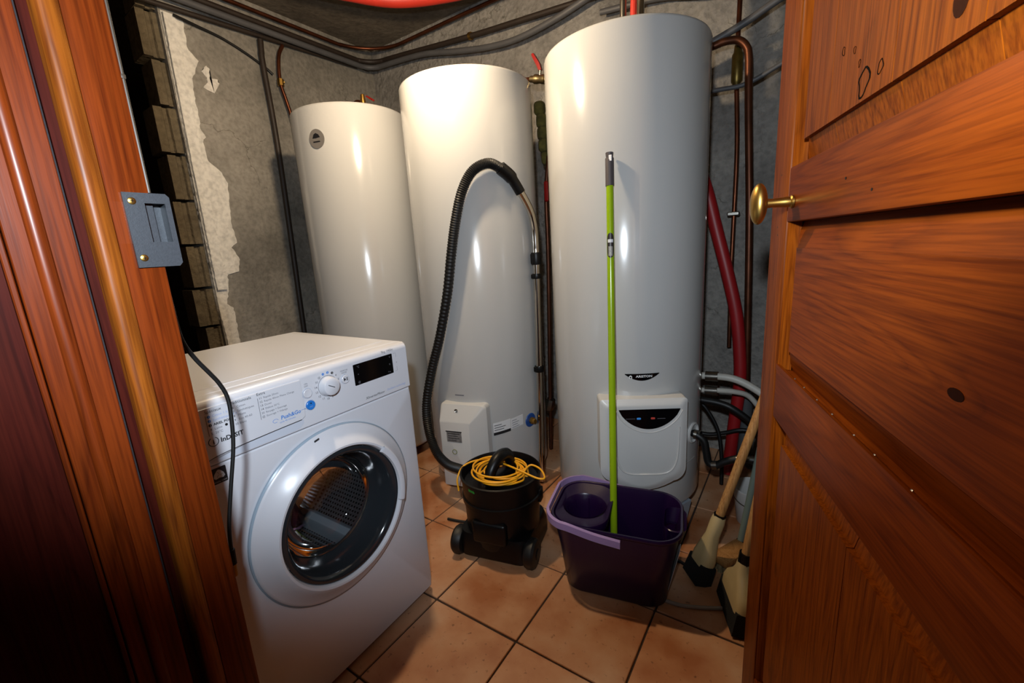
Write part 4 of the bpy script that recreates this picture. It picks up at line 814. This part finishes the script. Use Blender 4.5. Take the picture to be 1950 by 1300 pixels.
# moulded spout notch and paper label
q = MB(); q.loft([brect(0.05, 0.10, 0.02, 0.205, 0.172), brect(0.064, 0.13, 0.03, 0.255, 0.178), brect(0.056, 0.12, 0.026, 0.257, 0.174), brect(0.045, 0.09, 0.018, 0.215, 0.166)], caps=False); q.build('spout', PURPLE, BK, 45)
q = MB(); LQ = []
for y_ in (-0.062, -0.02, 0.025): LQ.append([(0.1632 - 0.10 * max(0, abs(y_) - 0.045), y_, 0.05), (0.1935 - 0.10 * max(0, abs(y_) - 0.045), y_, 0.19), (0.1945 - 0.10 * max(0, abs(y_) - 0.045), y_, 0.19), (0.1642 - 0.10 * max(0, abs(y_) - 0.045), y_, 0.05)])
q.loft(LQ); q.xform(Matrix.Translation((0.0, 0.0, 0))); q.build('paper_label', P('label_white', (190, 186, 182), 0.5, var=0.25, scale=40), BK)

b0, t0 = Vector((-0.462, 1.212, 0.03)), Vector((-0.5305, 1.390, 1.374)); dv = t0 - b0
MP = thing('mop', 'lime green mop pole standing in the purple bucket against the tank', 'mop', b0)
q = MB(); q.tube([Vector((0, 0, 0)), dv * 0.925], 0.0115, 2, 20, False); q.build('pole', GREEN, MP, 60)
q = MB(); q.tube([dv * (0.925 + 0.0625 * i / 10) for i in range(11)], 0, spline=False, seg=20, radii=lambda t: 0.0135); gp = q.build('grip', P('grey_grip', (74, 68, 70), 0.45), MP, 40)
q = MB(); q.tube([dv * (0.9875 + 0.0125 * i / 4) for i in range(5)], 0, spline=False, seg=20, radii=lambda t: 0.0105 + 0.002 * t); q.build('grip_cap', P('grey_grip', (74, 68, 70), 0.45), MP, 40)
q = MB(); q.box((0, 0, 0), (0.010, 0.002, 0.018), 0.001, 1); q.xform(Matrix.Translation(dv * 0.987 + Vector((0.007, -0.0125, 0.0)))); q.build('hang_tag', WHITEP, gp)
# sticker wrapped on the pole
dn_ = dv.normalized(); ux = Vector((0.80, 0.55, 0)); ux = (ux - dn_ * ux.dot(dn_)).normalized(); uy = dn_.cross(ux)
def polept(a, z): return dn_ * z + (ux * math.sin(a) - uy * math.cos(a)) * 0.0120 if False else dn_ * z + (ux * math.sin(a) + uy * math.cos(a)) * 0.0119
cdir = (CAM - (b0 + dn_ * 1.08)); cdir = (cdir - dn_ * cdir.dot(dn_)).normalized(); sd_ = dn_.cross(cdir).normalized()
def pp(a, z, r=0.0119): return dn_ * z + (cdir * math.cos(a) + sd_ * math.sin(a)) * r
def pole_sticker(name, zlo, zhi, aw, mat, par, r, taper=True):
    q = MB(); R_ = []
    for i in range(13):
        a = -aw + 2 * aw * i / 12; e = (1 - (a / aw) ** 2) ** 0.5 if taper else 1.0; zc = (zlo + zhi) / 2; hh = (zhi - zlo) / 2 * (0.55 + 0.45 * e)
        R_.append([pp(a, zc - hh, r), pp(a, zc + hh, r), pp(a, zc + hh, r + 0.0004), pp(a, zc - hh, r + 0.0004)])
    q.loft(R_); return q.build(name, mat, par)
ps = pole_sticker('sticker', 1.030, 1.108, 1.0, P('sticker_dark', (46, 42, 40), 0.35), MP, 0.0117)
pole_sticker('sticker_panel', 1.036, 1.066, 0.55, P('sticker_silver', (150, 148, 140), 0.4, var=0.3, scale=300), ps, 0.0121, False)
pole_sticker('sticker_panel', 1.078, 1.088, 0.7, P('sticker_paper', (206, 208, 210), 0.5), ps, 0.0121, False)
q = MB(); q.lathe([(0.0, 0.03), (0.02, 0.028), (0.028, 0.0), (0.052, -0.012), (0.06, -0.018), (0.0, -0.018)], (0, 0, 0), seg=24); q.build('mop_head', P('mop_grey', (120, 120, 118), 0.9), MP)

# ------------------------------------------------------------------ brooms and clutter by the door
def broom(label, foot, tip, hd, wdt, hgt, collar):
    t = thing('broom', label, 'broom', foot, group='brooms by the door')
    ax = (Vector(tip) - Vector(foot)); L = ax.length; dz = ax.normalized(); hx = Vector(hd); hx = (hx - dz * hx.dot(dz)).normalized(); hy = dz.cross(hx)
    M_ = Matrix((hx, hy, dz)).transposed().to_4x4()
    q = MB(); q.loft([[(sx * wdt * 0.52, sy * 0.028, 0.0) for sx, sy in ((1, 1), (-1, 1), (-1, -1), (1, -1))], [(sx * wdt * 0.5, sy * 0.024, 0.068) for sx, sy in ((1, 1), (-1, 1), (-1, -1), (1, -1))]]); q.xform(M_); q.build('bristles', BRISTLE, t)
    def rr(w_, d, z): return [(x, y, z) for x, y in rrect(w_, d, min(w_, d) * 0.42, 4)]
    q = MB(); q.loft([rr(wdt, 0.052, 0.058), rr(wdt, 0.052, 0.085), rr(wdt * 0.86, 0.048, 0.105), rr(wdt * 0.45, 0.042, 0.105 + hgt * 0.55), rr(0.042, 0.040, 0.105 + hgt), rr(0.036, 0.036, 0.125 + hgt)]); q.xform(M_); q.build('broom_head', BEIGE, t, 35, 'cream plastic broom head')
    q = MB(); q.tube([Vector((0, 0, 0.118 + hgt)), Vector((0, 0, 0.118 + hgt + collar))], 0.0185, 2, 20, False); q.xform(M_); q.build('collar', BLACK, t)
    q = MB(); q.tube([Vector((0, 0, 0.12 + hgt)), Vector((0, 0, L))], 0.0135, 2, 18, False); q.xform(M_); st = q.build('handle', STICK, t, 60); return t
broom('wooden-handled broom with cream head and black bristles, nearer the bucket', (-0.222, 1.322, 0.002), (0.085, 1.585, 1.22), (0.6, -0.75, 0.0), 0.080, 0.105, 0.012)
broom('wooden-handled broom with cream head and wide black collar, beside the door edge', (-0.100, 1.222, 0.004), (0.035, 1.30, 1.20), (-0.35, 0.93, 0.15), 0.16, 0.055, 0.036)
# scrubbing brush on the floor behind
SB = thing('scrubbing_brush', 'brown wooden scrubbing brush lying between the brooms', 'brush', (-0.135, 1.44, 0.0), math.radians(62))
q = MB(); q.box((0, 0, 0.046), (0.14, 0.065, 0.022), 0.006, 2); q.build('block', STICK, SB)
for i in range(6):
    for j in range(3):
        q = MB(); x, y = -0.055 + 0.022 * i, -0.02 + 0.02 * j; q.lathe([(0.0, 0.001), (0.009, 0.0), (0.005, 0.037), (0.0, 0.037)], (x, y, 0), seg=8); q.build('bristle_tuft', P('pale_bristle', (150, 132, 96), 0.9, var=0.3, scale=150), SB)
# small white pail behind
WP = thing('pail', 'small white plastic pail on the floor behind the broom handles', 'pail', (-0.095, 1.735, 0.0))
q = MB(); q.lathe([(0.0, 0.0), (0.055, 0.0), (0.058, 0.004), (0.072, 0.135), (0.076, 0.137), (0.077, 0.147), (0.072, 0.149), (0.069, 0.14), (0.054, 0.008), (0.0, 0.006)], seg=40); q.build('bowl', COVER, WP)
q = MB(); q.tube([(0.077 * math.cos(a), 0.077 * math.sin(a), 0.128 - 0.03 * math.sin(a - PI)) for a in [PI + PI * i / 12 for i in range(13)]], 0.002, 30, 6); q.build('bail', STEEL, WP)
# grey-green pole leaning near the pail
PO = thing('pole', 'pale grey-green pole leaning behind the second broom', 'pole', (-0.120, 1.56, 0.0))
q = MB(); q.tube([(0, 0, 0.004), (0.13, 0.10, 1.15)], 0.0115, 2, 14, False); q.build('shaft', P('grey_green', (110, 122, 112), 0.5), PO)
q = MB(); q.lathe([(0.0, 0.0), (0.013, 0.0), (0.014, 0.02), (0.0118, 0.024)], (0, 0, 0), seg=16); q.build('end_cap', BLACK, PO)
# grey hose on the tiles and a black lead
q = MB(); q.tube([(-0.295, 1.172, 0.006), (-0.24, 1.178, 0.006), (-0.192, 1.196, 0.006), (-0.14, 1.222, 0.006), (-0.084, 1.255, 0.006), (-0.03, 1.30, 0.006), (0.03, 1.33, 0.006)], 0.0055, 40, 8); tag(q.build('floor_hose', P('clear_grey_hose', (150, 142, 132), 0.35), None), 'thin pale hose lying on the tiles right of the bucket', 'hose')
q = MB(); q.tube([(-0.40, 1.395, 0.006), (-0.33, 1.375, 0.006), (-0.285, 1.368, 0.006), (-0.255, 1.362, 0.006), (-0.20, 1.395, 0.006), (-0.14, 1.46, 0.006)], 0.0055, 40, 8); tag(q.build('floor_cable', RUBBER, None), 'black cable on the floor between the tank and the broom', 'cable')
q = MB(); q.tube([(-1.17, 1.16, 0.006), (-1.12, 1.17, 0.006), (-1.06, 1.19, 0.006), (-1.0, 1.21, 0.006), (-0.98, 1.24, 0.006)], 0.0055, 30, 8); tag(q.build('floor_cable', RUBBER, None), 'black cable on the tiles left of the vacuum cleaner', 'cable')
SK = thing('extension_socket', 'small cream socket block on the floor behind the vacuum cleaner', 'socket', (-1.075, 1.252, 0.0), math.radians(20))
q = MB(); q.box((0, 0, 0.024), (0.055, 0.06, 0.046), 0.006, 2); q.build('housing', P('cream_socket', (206, 196, 170), 0.4), SK)
q = MB(); q.lathe([(0.018, 0.0005), (0.020, 0.0012), (0.020, 0.0)], (0, -0.03, 0.024), (0, -1, 0), 24); q.build('socket_face', P('cream_socket', (206, 196, 170), 0.4), SK)

# ------------------------------------------------------------------ pipes and conduits
def pipe(name, label, pts, r, mat, cat='pipe', n=None, seg=10, spline=True, parts=()):
    q = MB(); q.tube(pts, r, n, seg, spline)
    if not parts: return tag(q.build(name, mat, None, 60), label, cat)
    t = thing(name, label, cat, pts[0]); q.xform(Matrix.Translation(-Vector(pts[0]))); q.build('tube', mat, t, 60)
    for nm, fn, mt in parts:
        q = MB(); fn(q); q.xform(Matrix.Translation(-Vector(pts[0]))); q.build(nm, mt, t)
    return t
bend = lambda R, off, z, x_end, n=8: [(WL + off + R * (1 - math.cos(PI / 2 * i / n)), WB - off - R + R * math.sin(PI / 2 * i / n), z) for i in range(n + 1)]
def round_corner(off, zl, R, right):
    c = bend(R, off, zl, 0); return [(WL + off, 0.75, zl), (WL + off, 1.3, zl)] + c + right
pipe('copper_pipe', 'copper pipe bending round the corner under the ceiling, nearest the lamp', round_corner(0.06, 2.435, 0.30, [(-2.0, WB - 0.06, 2.437), (-1.6, WB - 0.06, 2.44), (-0.6, WB - 0.06, 2.44), (0.15, WB - 0.06, 2.44)]), 0.010, COPPER, n=90)
pipe('conduit', 'dark brown pipe running straight along the back wall with a clamp', round_corner(0.055, 2.385, 0.14, [(-2.2, WB - 0.055, 2.365), (-1.70, WB - 0.055, 2.318), (-1.135, WB - 0.055, 2.281), (-0.5, WB - 0.055, 2.24), (0.15, WB - 0.055, 2.2)]), 0.014, DARKPIPE, n=90,
     parts=[('clamp', lambda q: (q.lathe([(0.0145, -0.008), (0.020, -0.008), (0.020, 0.008), (0.0145, 0.008)], (-1.70, WB - 0.055, 2.318), (1, 0, -0.07), 16), q.tube([(-1.70, WB - 0.055, 2.335), (-1.70, WB - 0.002, 2.35)], 0.004, 2, 8, False)), BRASS)])
pipe('conduit', 'thick grey flexible tube sagging along the back wall above the middle tank', round_corner(0.075, 2.345, 0.10, [(-2.07, WB - 0.075, 2.315), (-1.79, WB - 0.075, 2.257), (-1.557, WB - 0.075, 2.216), (-1.357, WB - 0.075, 2.204), (-1.127, WB - 0.075, 2.229), (-0.9, WB - 0.075, 2.275), (-0.6, WB - 0.075, 2.32), (0.15, WB - 0.075, 2.34)]), 0.016, GREYTUBE, n=110)
pipe('conduit', 'dark cable bundle along the top of the left wall', [(WL + 0.03, 0.75, 2.30), (WL + 0.03, 1.1, 2.315), (WL + 0.03, 1.5, 2.33), (WL + 0.03, 1.9, 2.345), (WL + 0.035, 2.15, 2.35)], 0.012, DARKPIPE)
pipe('conduit', 'black cable drooping from the plaster edge across the left wall', [(WL + 0.032, 1.10, 2.285), (WL + 0.016, 1.2, 2.278), (WL + 0.0075, 1.32, 2.262), (WL + 0.0075, 1.44, 2.222), (WL + 0.0075, 1.53, 2.180), (WL + 0.012, 1.565, 2.155)], 0.007, RUBBER)
pipe('conduit', 'dark vertical conduit on the left wall next to the far tank', [(WL + 0.03, 1.512, 2.312), (WL + 0.03, 1.508, 2.25), (WL + 0.03, 1.505, 2.18), (WL + 0.03, 1.512, 1.7), (WL + 0.03, 1.488, 0.67), (WL + 0.03, 1.48, 0.01)], 0.015, DARKPIPE, n=40)
pipe('copper_pipe', 'crooked copper drop with a fitting on the left wall above the far tank', [(WL + 0.04, 1.634, 2.318), (WL + 0.04, 1.60, 2.25), (WL + 0.04, 1.585, 2.12), (WL + 0.04, 1.605, 2.02), (WL + 0.04, 1.622, 1.93), (WL + 0.04, 1.63, 1.75)], 0.010, COPPER,
     parts=[('fitting', lambda q: (q.lathe([(0.0, -0.018), (0.018, -0.018), (0.018, 0.018), (0.0, 0.018)], (WL + 0.04, 1.587, 2.112), (0, 0.05, 1), 8), q.tube([(WL + 0.03, 1.575, 2.105), (WL + 0.05, 1.605, 2.118)], 0.007, 2, 8, False)), BRASS)])
pipe('duct', 'thick red tube hanging in an arc close to the ceiling lamp', [(-2.44, 1.14, 2.455), (-2.15, 1.42, 2.41), (-1.98, 1.60, 2.378), (-1.82, 1.80, 2.366), (-1.60, 1.93, 2.366), (-1.40, 1.99, 2.37), (-1.15, 2.02, 2.41), (-0.8, 2.03, 2.455)], 0.035, REDTUBE, n=80, seg=16)
# right hand corner, behind the biggest tank
pipe('conduit', 'grey conduit rising across the back wall right of the biggest tank', [(-0.75, 2.14, 1.785), (-0.55, 2.14, 1.827), (-0.362, 2.14, 1.878), (-0.246, 2.14, 1.914), (-0.148, 2.14, 1.954), (0.1, 2.14, 2.045)], 0.014, GREYTUBE)
pipe('conduit', 'thin grey conduit sagging lower behind the right copper pipes', [(-0.6, 2.14, 1.705), (-0.34, 2.14, 1.69), (-0.236, 2.14, 1.69), (-0.115, 2.14, 1.734), (0.1, 2.14, 1.825)], 0.009, GREYTUBE)
pipe('conduit', 'grey conduit crossing the wall just above the biggest tank', [(-0.9, 2.26, 2.19), (-0.62, 2.26, 2.16), (-0.36, 2.26, 2.10), (0.1, 2.26, 2.09)], 0.013, GREYTUBE)
def thinparts():
    return [('valve', lambda q: (q.lathe([(0.0, -0.085), (0.011, -0.085), (0.016, -0.07), (0.022, -0.06), (0.022, 0.04), (0.016, 0.05), (0.014, 0.075), (0.0, 0.075)], (-0.284, 2.22, 1.79), (0, 0, 1), 12), q.box((-0.27, 2.20, 1.86), (0.04, 0.012, 0.018), 0.003, 1)), P('tarnished_brass', (112, 92, 40), 0.4, 0.7, var=0.3, scale=40)),
            ('wall_clip', lambda q: q.box((-0.272, 2.218, 1.19), (0.05, 0.03, 0.018), 0.004, 1), STEEL)]
pipe('copper_pipe', 'thin copper pipe with a brass valve dropping down the back wall at the right', [(-0.285, 2.22, 2.29), (-0.285, 2.22, 2.03), (-0.286, 2.22, 1.88), (-0.282, 2.22, 1.70), (-0.270, 2.22, 1.425), (-0.271, 2.22, 0.975), (-0.265, 2.22, 0.58)], 0.0095, COPPER, parts=thinparts())
pipe('copper_pipe', 'thick dark copper pipe hooking out from the biggest tank and down the wall', [(-0.52, 2.08, 1.835), (-0.42, 2.09, 1.840), (-0.36, 2.10, 1.845), (-0.318, 2.10, 1.850), (-0.271, 2.10, 1.842), (-0.240, 2.10, 1.812), (-0.229, 2.10, 1.765), (-0.222, 2.10, 1.60), (-0.199, 2.10, 1.194), (-0.183, 2.10, 0.754), (-0.172, 2.10, 0.40)], 0.0145, P('dark_copper', (92, 52, 32), 0.42, 0.7, var=0.35, scale=14), n=80)
pipe('drain_pipe', 'dark grey drain trap below the thick copper pipe', [(-0.172, 2.10, 0.41), (-0.170, 2.10, 0.30), (-0.168, 2.10, 0.17), (-0.166, 2.10, 0.10), (-0.13, 2.10, 0.06), (-0.08, 2.10, 0.09)], 0.028, P('grey_pvc', (74, 76, 78), 0.45), n=30, seg=16)
pipe('duct', 'red tube slanting down behind the biggest tank', [(-0.62, 2.02, 1.95), (-0.50, 2.04, 1.62), (-0.42, 2.05, 1.46), (-0.359, 2.05, 1.293), (-0.312, 2.05, 1.118), (-0.264, 2.05, 0.941), (-0.222, 2.05, 0.761), (-0.200, 2.05, 0.577), (-0.196, 2.05, 0.44), (-0.21, 2.05, 0.25), (-0.225, 2.05, 0.02)], 0.026, P('deep_red_conduit', (150, 22, 26), 0.45, var=0.1, scale=10), n=70, seg=14)
def hoseparts(z): return [('hose_nut', lambda q: q.tube([(-0.31, 1.9, z), (-0.262, 1.9, z + 0.003)], 0.022, 2, 12, False), STEEL)]
pipe('flexible_hose', 'upper pale flexible hose leaving the biggest tank to the right', [(-0.385, 1.90, 0.518), (-0.33, 1.90, 0.521), (-0.273, 1.90, 0.525), (-0.198, 1.90, 0.520), (-0.121, 1.90, 0.485), (-0.05, 1.90, 0.43), (0.02, 1.92, 0.34)], 0.015, PALE, parts=hoseparts(0.521))
pipe('flexible_hose', 'lower pale flexible hose leaving the biggest tank to the right', [(-0.385, 1.90, 0.456), (-0.327, 1.90, 0.457), (-0.271, 1.90, 0.463), (-0.20, 1.93, 0.456), (-0.15, 1.97, 0.43), (-0.10, 2.0, 0.36)], 0.011, PALE, parts=hoseparts(0.458))
pipe('cable', 'thick black cable looping under the pale flexible hoses', [(-0.366, 1.885, 0.424), (-0.325, 1.88, 0.42), (-0.25, 1.88, 0.415), (-0.193, 1.88, 0.395), (-0.12, 1.90, 0.33), (-0.08, 1.95, 0.22)], 0.014, RUBBER)
pipe('cable', 'thin black cable hanging down behind the rubber drain hose', [(-0.36, 1.95, 0.40), (-0.31, 1.95, 0.355), (-0.26, 1.95, 0.26), (-0.24, 1.94, 0.14), (-0.235, 1.93, 0.02)], 0.008, RUBBER)
pipe('cable', 'black cable crossing low on the wall right of the biggest tank', [(-0.40, 2.0, 0.22), (-0.31, 2.0, 0.215), (-0.24, 2.0, 0.235), (-0.17, 2.0, 0.262), (-0.08, 2.02, 0.25)], 0.009, RUBBER)
def rub():
    return [('hose_clamp', lambda q: q.tube([(-0.298, 1.62, 0.374), (-0.288, 1.62, 0.3735)], 0.0165, 2, 14, False), STEEL), ('hose_clamp', lambda q: q.tube([(-0.232, 1.62, 0.262), (-0.215, 1.62, 0.266)], 0.0165, 2, 14, False), STEEL), ('hose_clamp', lambda q: q.tube([(-0.148, 1.62, 0.305), (-0.134, 1.62, 0.311)], 0.0165, 2, 14, False), STEEL)]
pipe('rubber_hose', 'black rubber S-bend hose on the side port of the biggest tank', [(-0.316, 1.628, 0.374), (-0.291, 1.62, 0.374), (-0.263, 1.62, 0.354), (-0.253, 1.62, 0.311), (-0.244, 1.62, 0.272), (-0.220, 1.62, 0.263), (-0.189, 1.62, 0.286), (-0.136, 1.62, 0.311), (-0.05, 1.62, 0.315)], 0.0135, RUBBER, n=60, parts=rub())
# valve with the red lever between the middle and the biggest tank
VL = thing('ball_valve', 'brass ball valve with red lever above the gap between two tanks', 'valve', (-1.05, 1.90, 1.84))
q = MB(); q.lathe([(0.0, -0.05), (0.014, -0.05), (0.014, -0.03), (0.02, -0.028), (0.02, -0.012), (0.017, 0.0), (0.02, 0.012), (0.02, 0.028), (0.014, 0.03), (0.014, 0.05), (0.0, 0.05)], (0, 0, 0), (1, 0, -0.25), 12); q.build('valve_body', P('nickel_brass', (176, 160, 120), 0.3, 1.0), VL)
q = MB(); q.tube([(0, 0, 0.015), (0.004, 0, 0.042)], 0.006, 2, 10, False); q.build('stem', STEEL, VL)
q = MB(); q.loft([[(0.012, -0.008, 0.036), (-0.002, -0.008, 0.036), (-0.002, 0.008, 0.036), (0.012, 0.008, 0.036)], [(0.004, -0.009, 0.064), (-0.012, -0.009, 0.060), (-0.012, 0.009, 0.060), (0.004, 0.009, 0.064)], [(-0.018, -0.009, 0.100), (-0.032, -0.009, 0.098), (-0.032, 0.009, 0.098), (-0.018, 0.009, 0.100)], [(-0.026, -0.008, 0.112), (-0.036, -0.008, 0.110), (-0.036, 0.008, 0.110), (-0.026, 0.008, 0.112)]]); q.build('lever', REDLEV, VL, 30, 'red valve lever')
q = MB(); q.tube([(-0.05, 0, 0.012), (-0.12, 0.01, 0.02), (-0.18, 0.02, -0.02)], 0.010, 8, 10); q.build('inlet_pipe', COPPER, VL)
q = MB(); q.tube([(0.05, 0, -0.012), (0.075, 0.0, -0.03), (0.078, 0, -0.15), (0.06, -0.01, -0.5)], 0.012, 12, 10); q.build('outlet_pipe', P('dark_copper', (92, 52, 32), 0.42, 0.7, var=0.35, scale=14), VL)
q = MB(); 
for k in range(5): q.box((-0.025 + 0.006 * k, 0.03 + 0.004 * math.sin(k * 2), -0.11 - 0.055 * k), (0.05 + 0.012 * math.sin(k * 3), 0.05, 0.062), 0.018, 3, k * 0.5)
q.build('insulation_wad', P('olive_insulation', (92, 84, 34), 0.95, var=0.5, scale=30, bump=0.8, bscale=50), VL)
pipe('copper_pipe', 'dark copper riser in the gap between the middle and the biggest tank', [(-1.00, 1.86, 1.50), (-1.015, 1.85, 1.334), (-1.019, 1.85, 1.021), (-1.043, 1.85, 0.266), (-1.05, 1.85, 0.05)], 0.010, P('dark_copper', (92, 52, 32), 0.42, 0.7, var=0.35, scale=14),
     parts=[('red_handle', lambda q: q.box((-1.003, 1.83, 1.345), (0.02, 0.015, 0.09), 0.005, 1), REDLEV), ('union', lambda q: q.lathe([(0.0, -0.03), (0.022, -0.03), (0.026, -0.01), (0.026, 0.01), (0.022, 0.03), (0.0, 0.03)], (-1.04, 1.845, 0.30), (0.3, 0, 1), 8), STEEL)])
pipe('copper_pipe', 'bright copper riser in the gap between the far and the middle tank', [(-1.80, 1.76, 1.75), (-1.818, 1.75, 1.42), (-1.824, 1.75, 1.14), (-1.84, 1.75, 0.753), (-1.858, 1.75, 0.30), (-1.86, 1.75, 0.10)], 0.009, COPPER,
     parts=[('fitting', lambda q: q.lathe([(0.0, -0.02), (0.014, -0.02), (0.014, 0.02), (0.0, 0.02)], (-1.822, 1.75, 1.30), (0, 0, 1), 8), BRASS)])
# connections on top of the tanks
pipe('flexible_hose', 'braided steel hose rising from the top of the biggest tank', [(-0.612, 1.755, 1.775), (-0.612, 1.757, 1.84), (-0.610, 1.76, 2.0), (-0.605, 1.80, 2.2)], 0.012, STEEL, parts=[('collar', lambda q: q.lathe([(0.0, -0.02), (0.016, -0.02), (0.016, 0.02), (0.0, 0.02)], (-0.612, 1.756, 1.862), (0, 0, 1), 12), CHROME)])
pipe('flexible_hose', 'red hose rising from the top of the biggest tank', [(-0.578, 1.765, 1.775), (-0.578, 1.767, 1.84), (-0.575, 1.775, 2.0), (-0.57, 1.82, 2.2)], 0.012, REDTUBE)
pipe('flexible_hose', 'chromed hose rising beside the red one on the biggest tank', [(-0.548, 1.75, 1.775), (-0.548, 1.752, 1.84), (-0.545, 1.755, 2.0), (-0.54, 1.8, 2.2)], 0.014, CHROME)
LV = thing('ball_valve', 'small brass valve with red lever on the far tank top', 'valve', (-1.93, 1.62, 1.84))
q = MB(); q.tube([(0.0, 0, -0.03), (0.0, 0, 0.02), (-0.05, 0, 0.045), (-0.10, 0, 0.02), (-0.105, 0, -0.03)], 0.011, 24, 10); q.build('copper_loop', COPPER, LV)
q = MB(); q.lathe([(0.0, -0.02), (0.014, -0.02), (0.016, 0.0), (0.010, 0.05), (0.0, 0.055)], (0.0, 0.0, 0.02), (0, 0, 1), 12); q.build('valve_body', BRASS, LV)
q = MB(); q.box((0, 0, 0), (0.06, 0.014, 0.008), 0.003, 1); q.xform(Matrix.Translation((0.055, 0.0, 0.040)) @ Matrix.Rotation(math.radians(32), 4, 'Y')); q.build('lever', REDLEV, LV)

# ------------------------------------------------------------------ the ceiling lamp (just above the picture)
LP = thing('ceiling_bulb', 'bare glowing bulb hanging from the ceiling above the machine', 'light bulb', LAMP)
bm_ = bpy.data.materials.new('bulb_glow'); bm_.use_nodes = True; nn = bm_.node_tree; nn.nodes.remove(nn.nodes['Principled BSDF'])
em = N(nn, 'ShaderNodeEmission'); em.inputs[0].default_value = (1.0, 0.77, 0.51, 1); em.inputs[1].default_value = LAMP_E; nn.links.new(em.outputs[0], nn.nodes['Material Output'].inputs[0])
q = MB(); q.lathe([(0.0, -0.032), (0.014, -0.029), (0.025, -0.020), (0.031, -0.004), (0.030, 0.010), (0.022, 0.028), (0.014, 0.042), (0.0, 0.043)], seg=24); q.build('bulb', bm_, LP, 80)
q = MB(); q.lathe([(0.0, 0.044), (0.016, 0.044), (0.021, 0.050), (0.021, 0.085), (0.008, 0.092), (0.0, 0.092)], seg=20); q.build('socket', BLACK, LP)
q = MB(); q.tube([(0, 0, 0.09), (0, 0, CEIL - LAMP.z)], 0.003, 2, 8, False); q.build('flex', BLACK, LP)
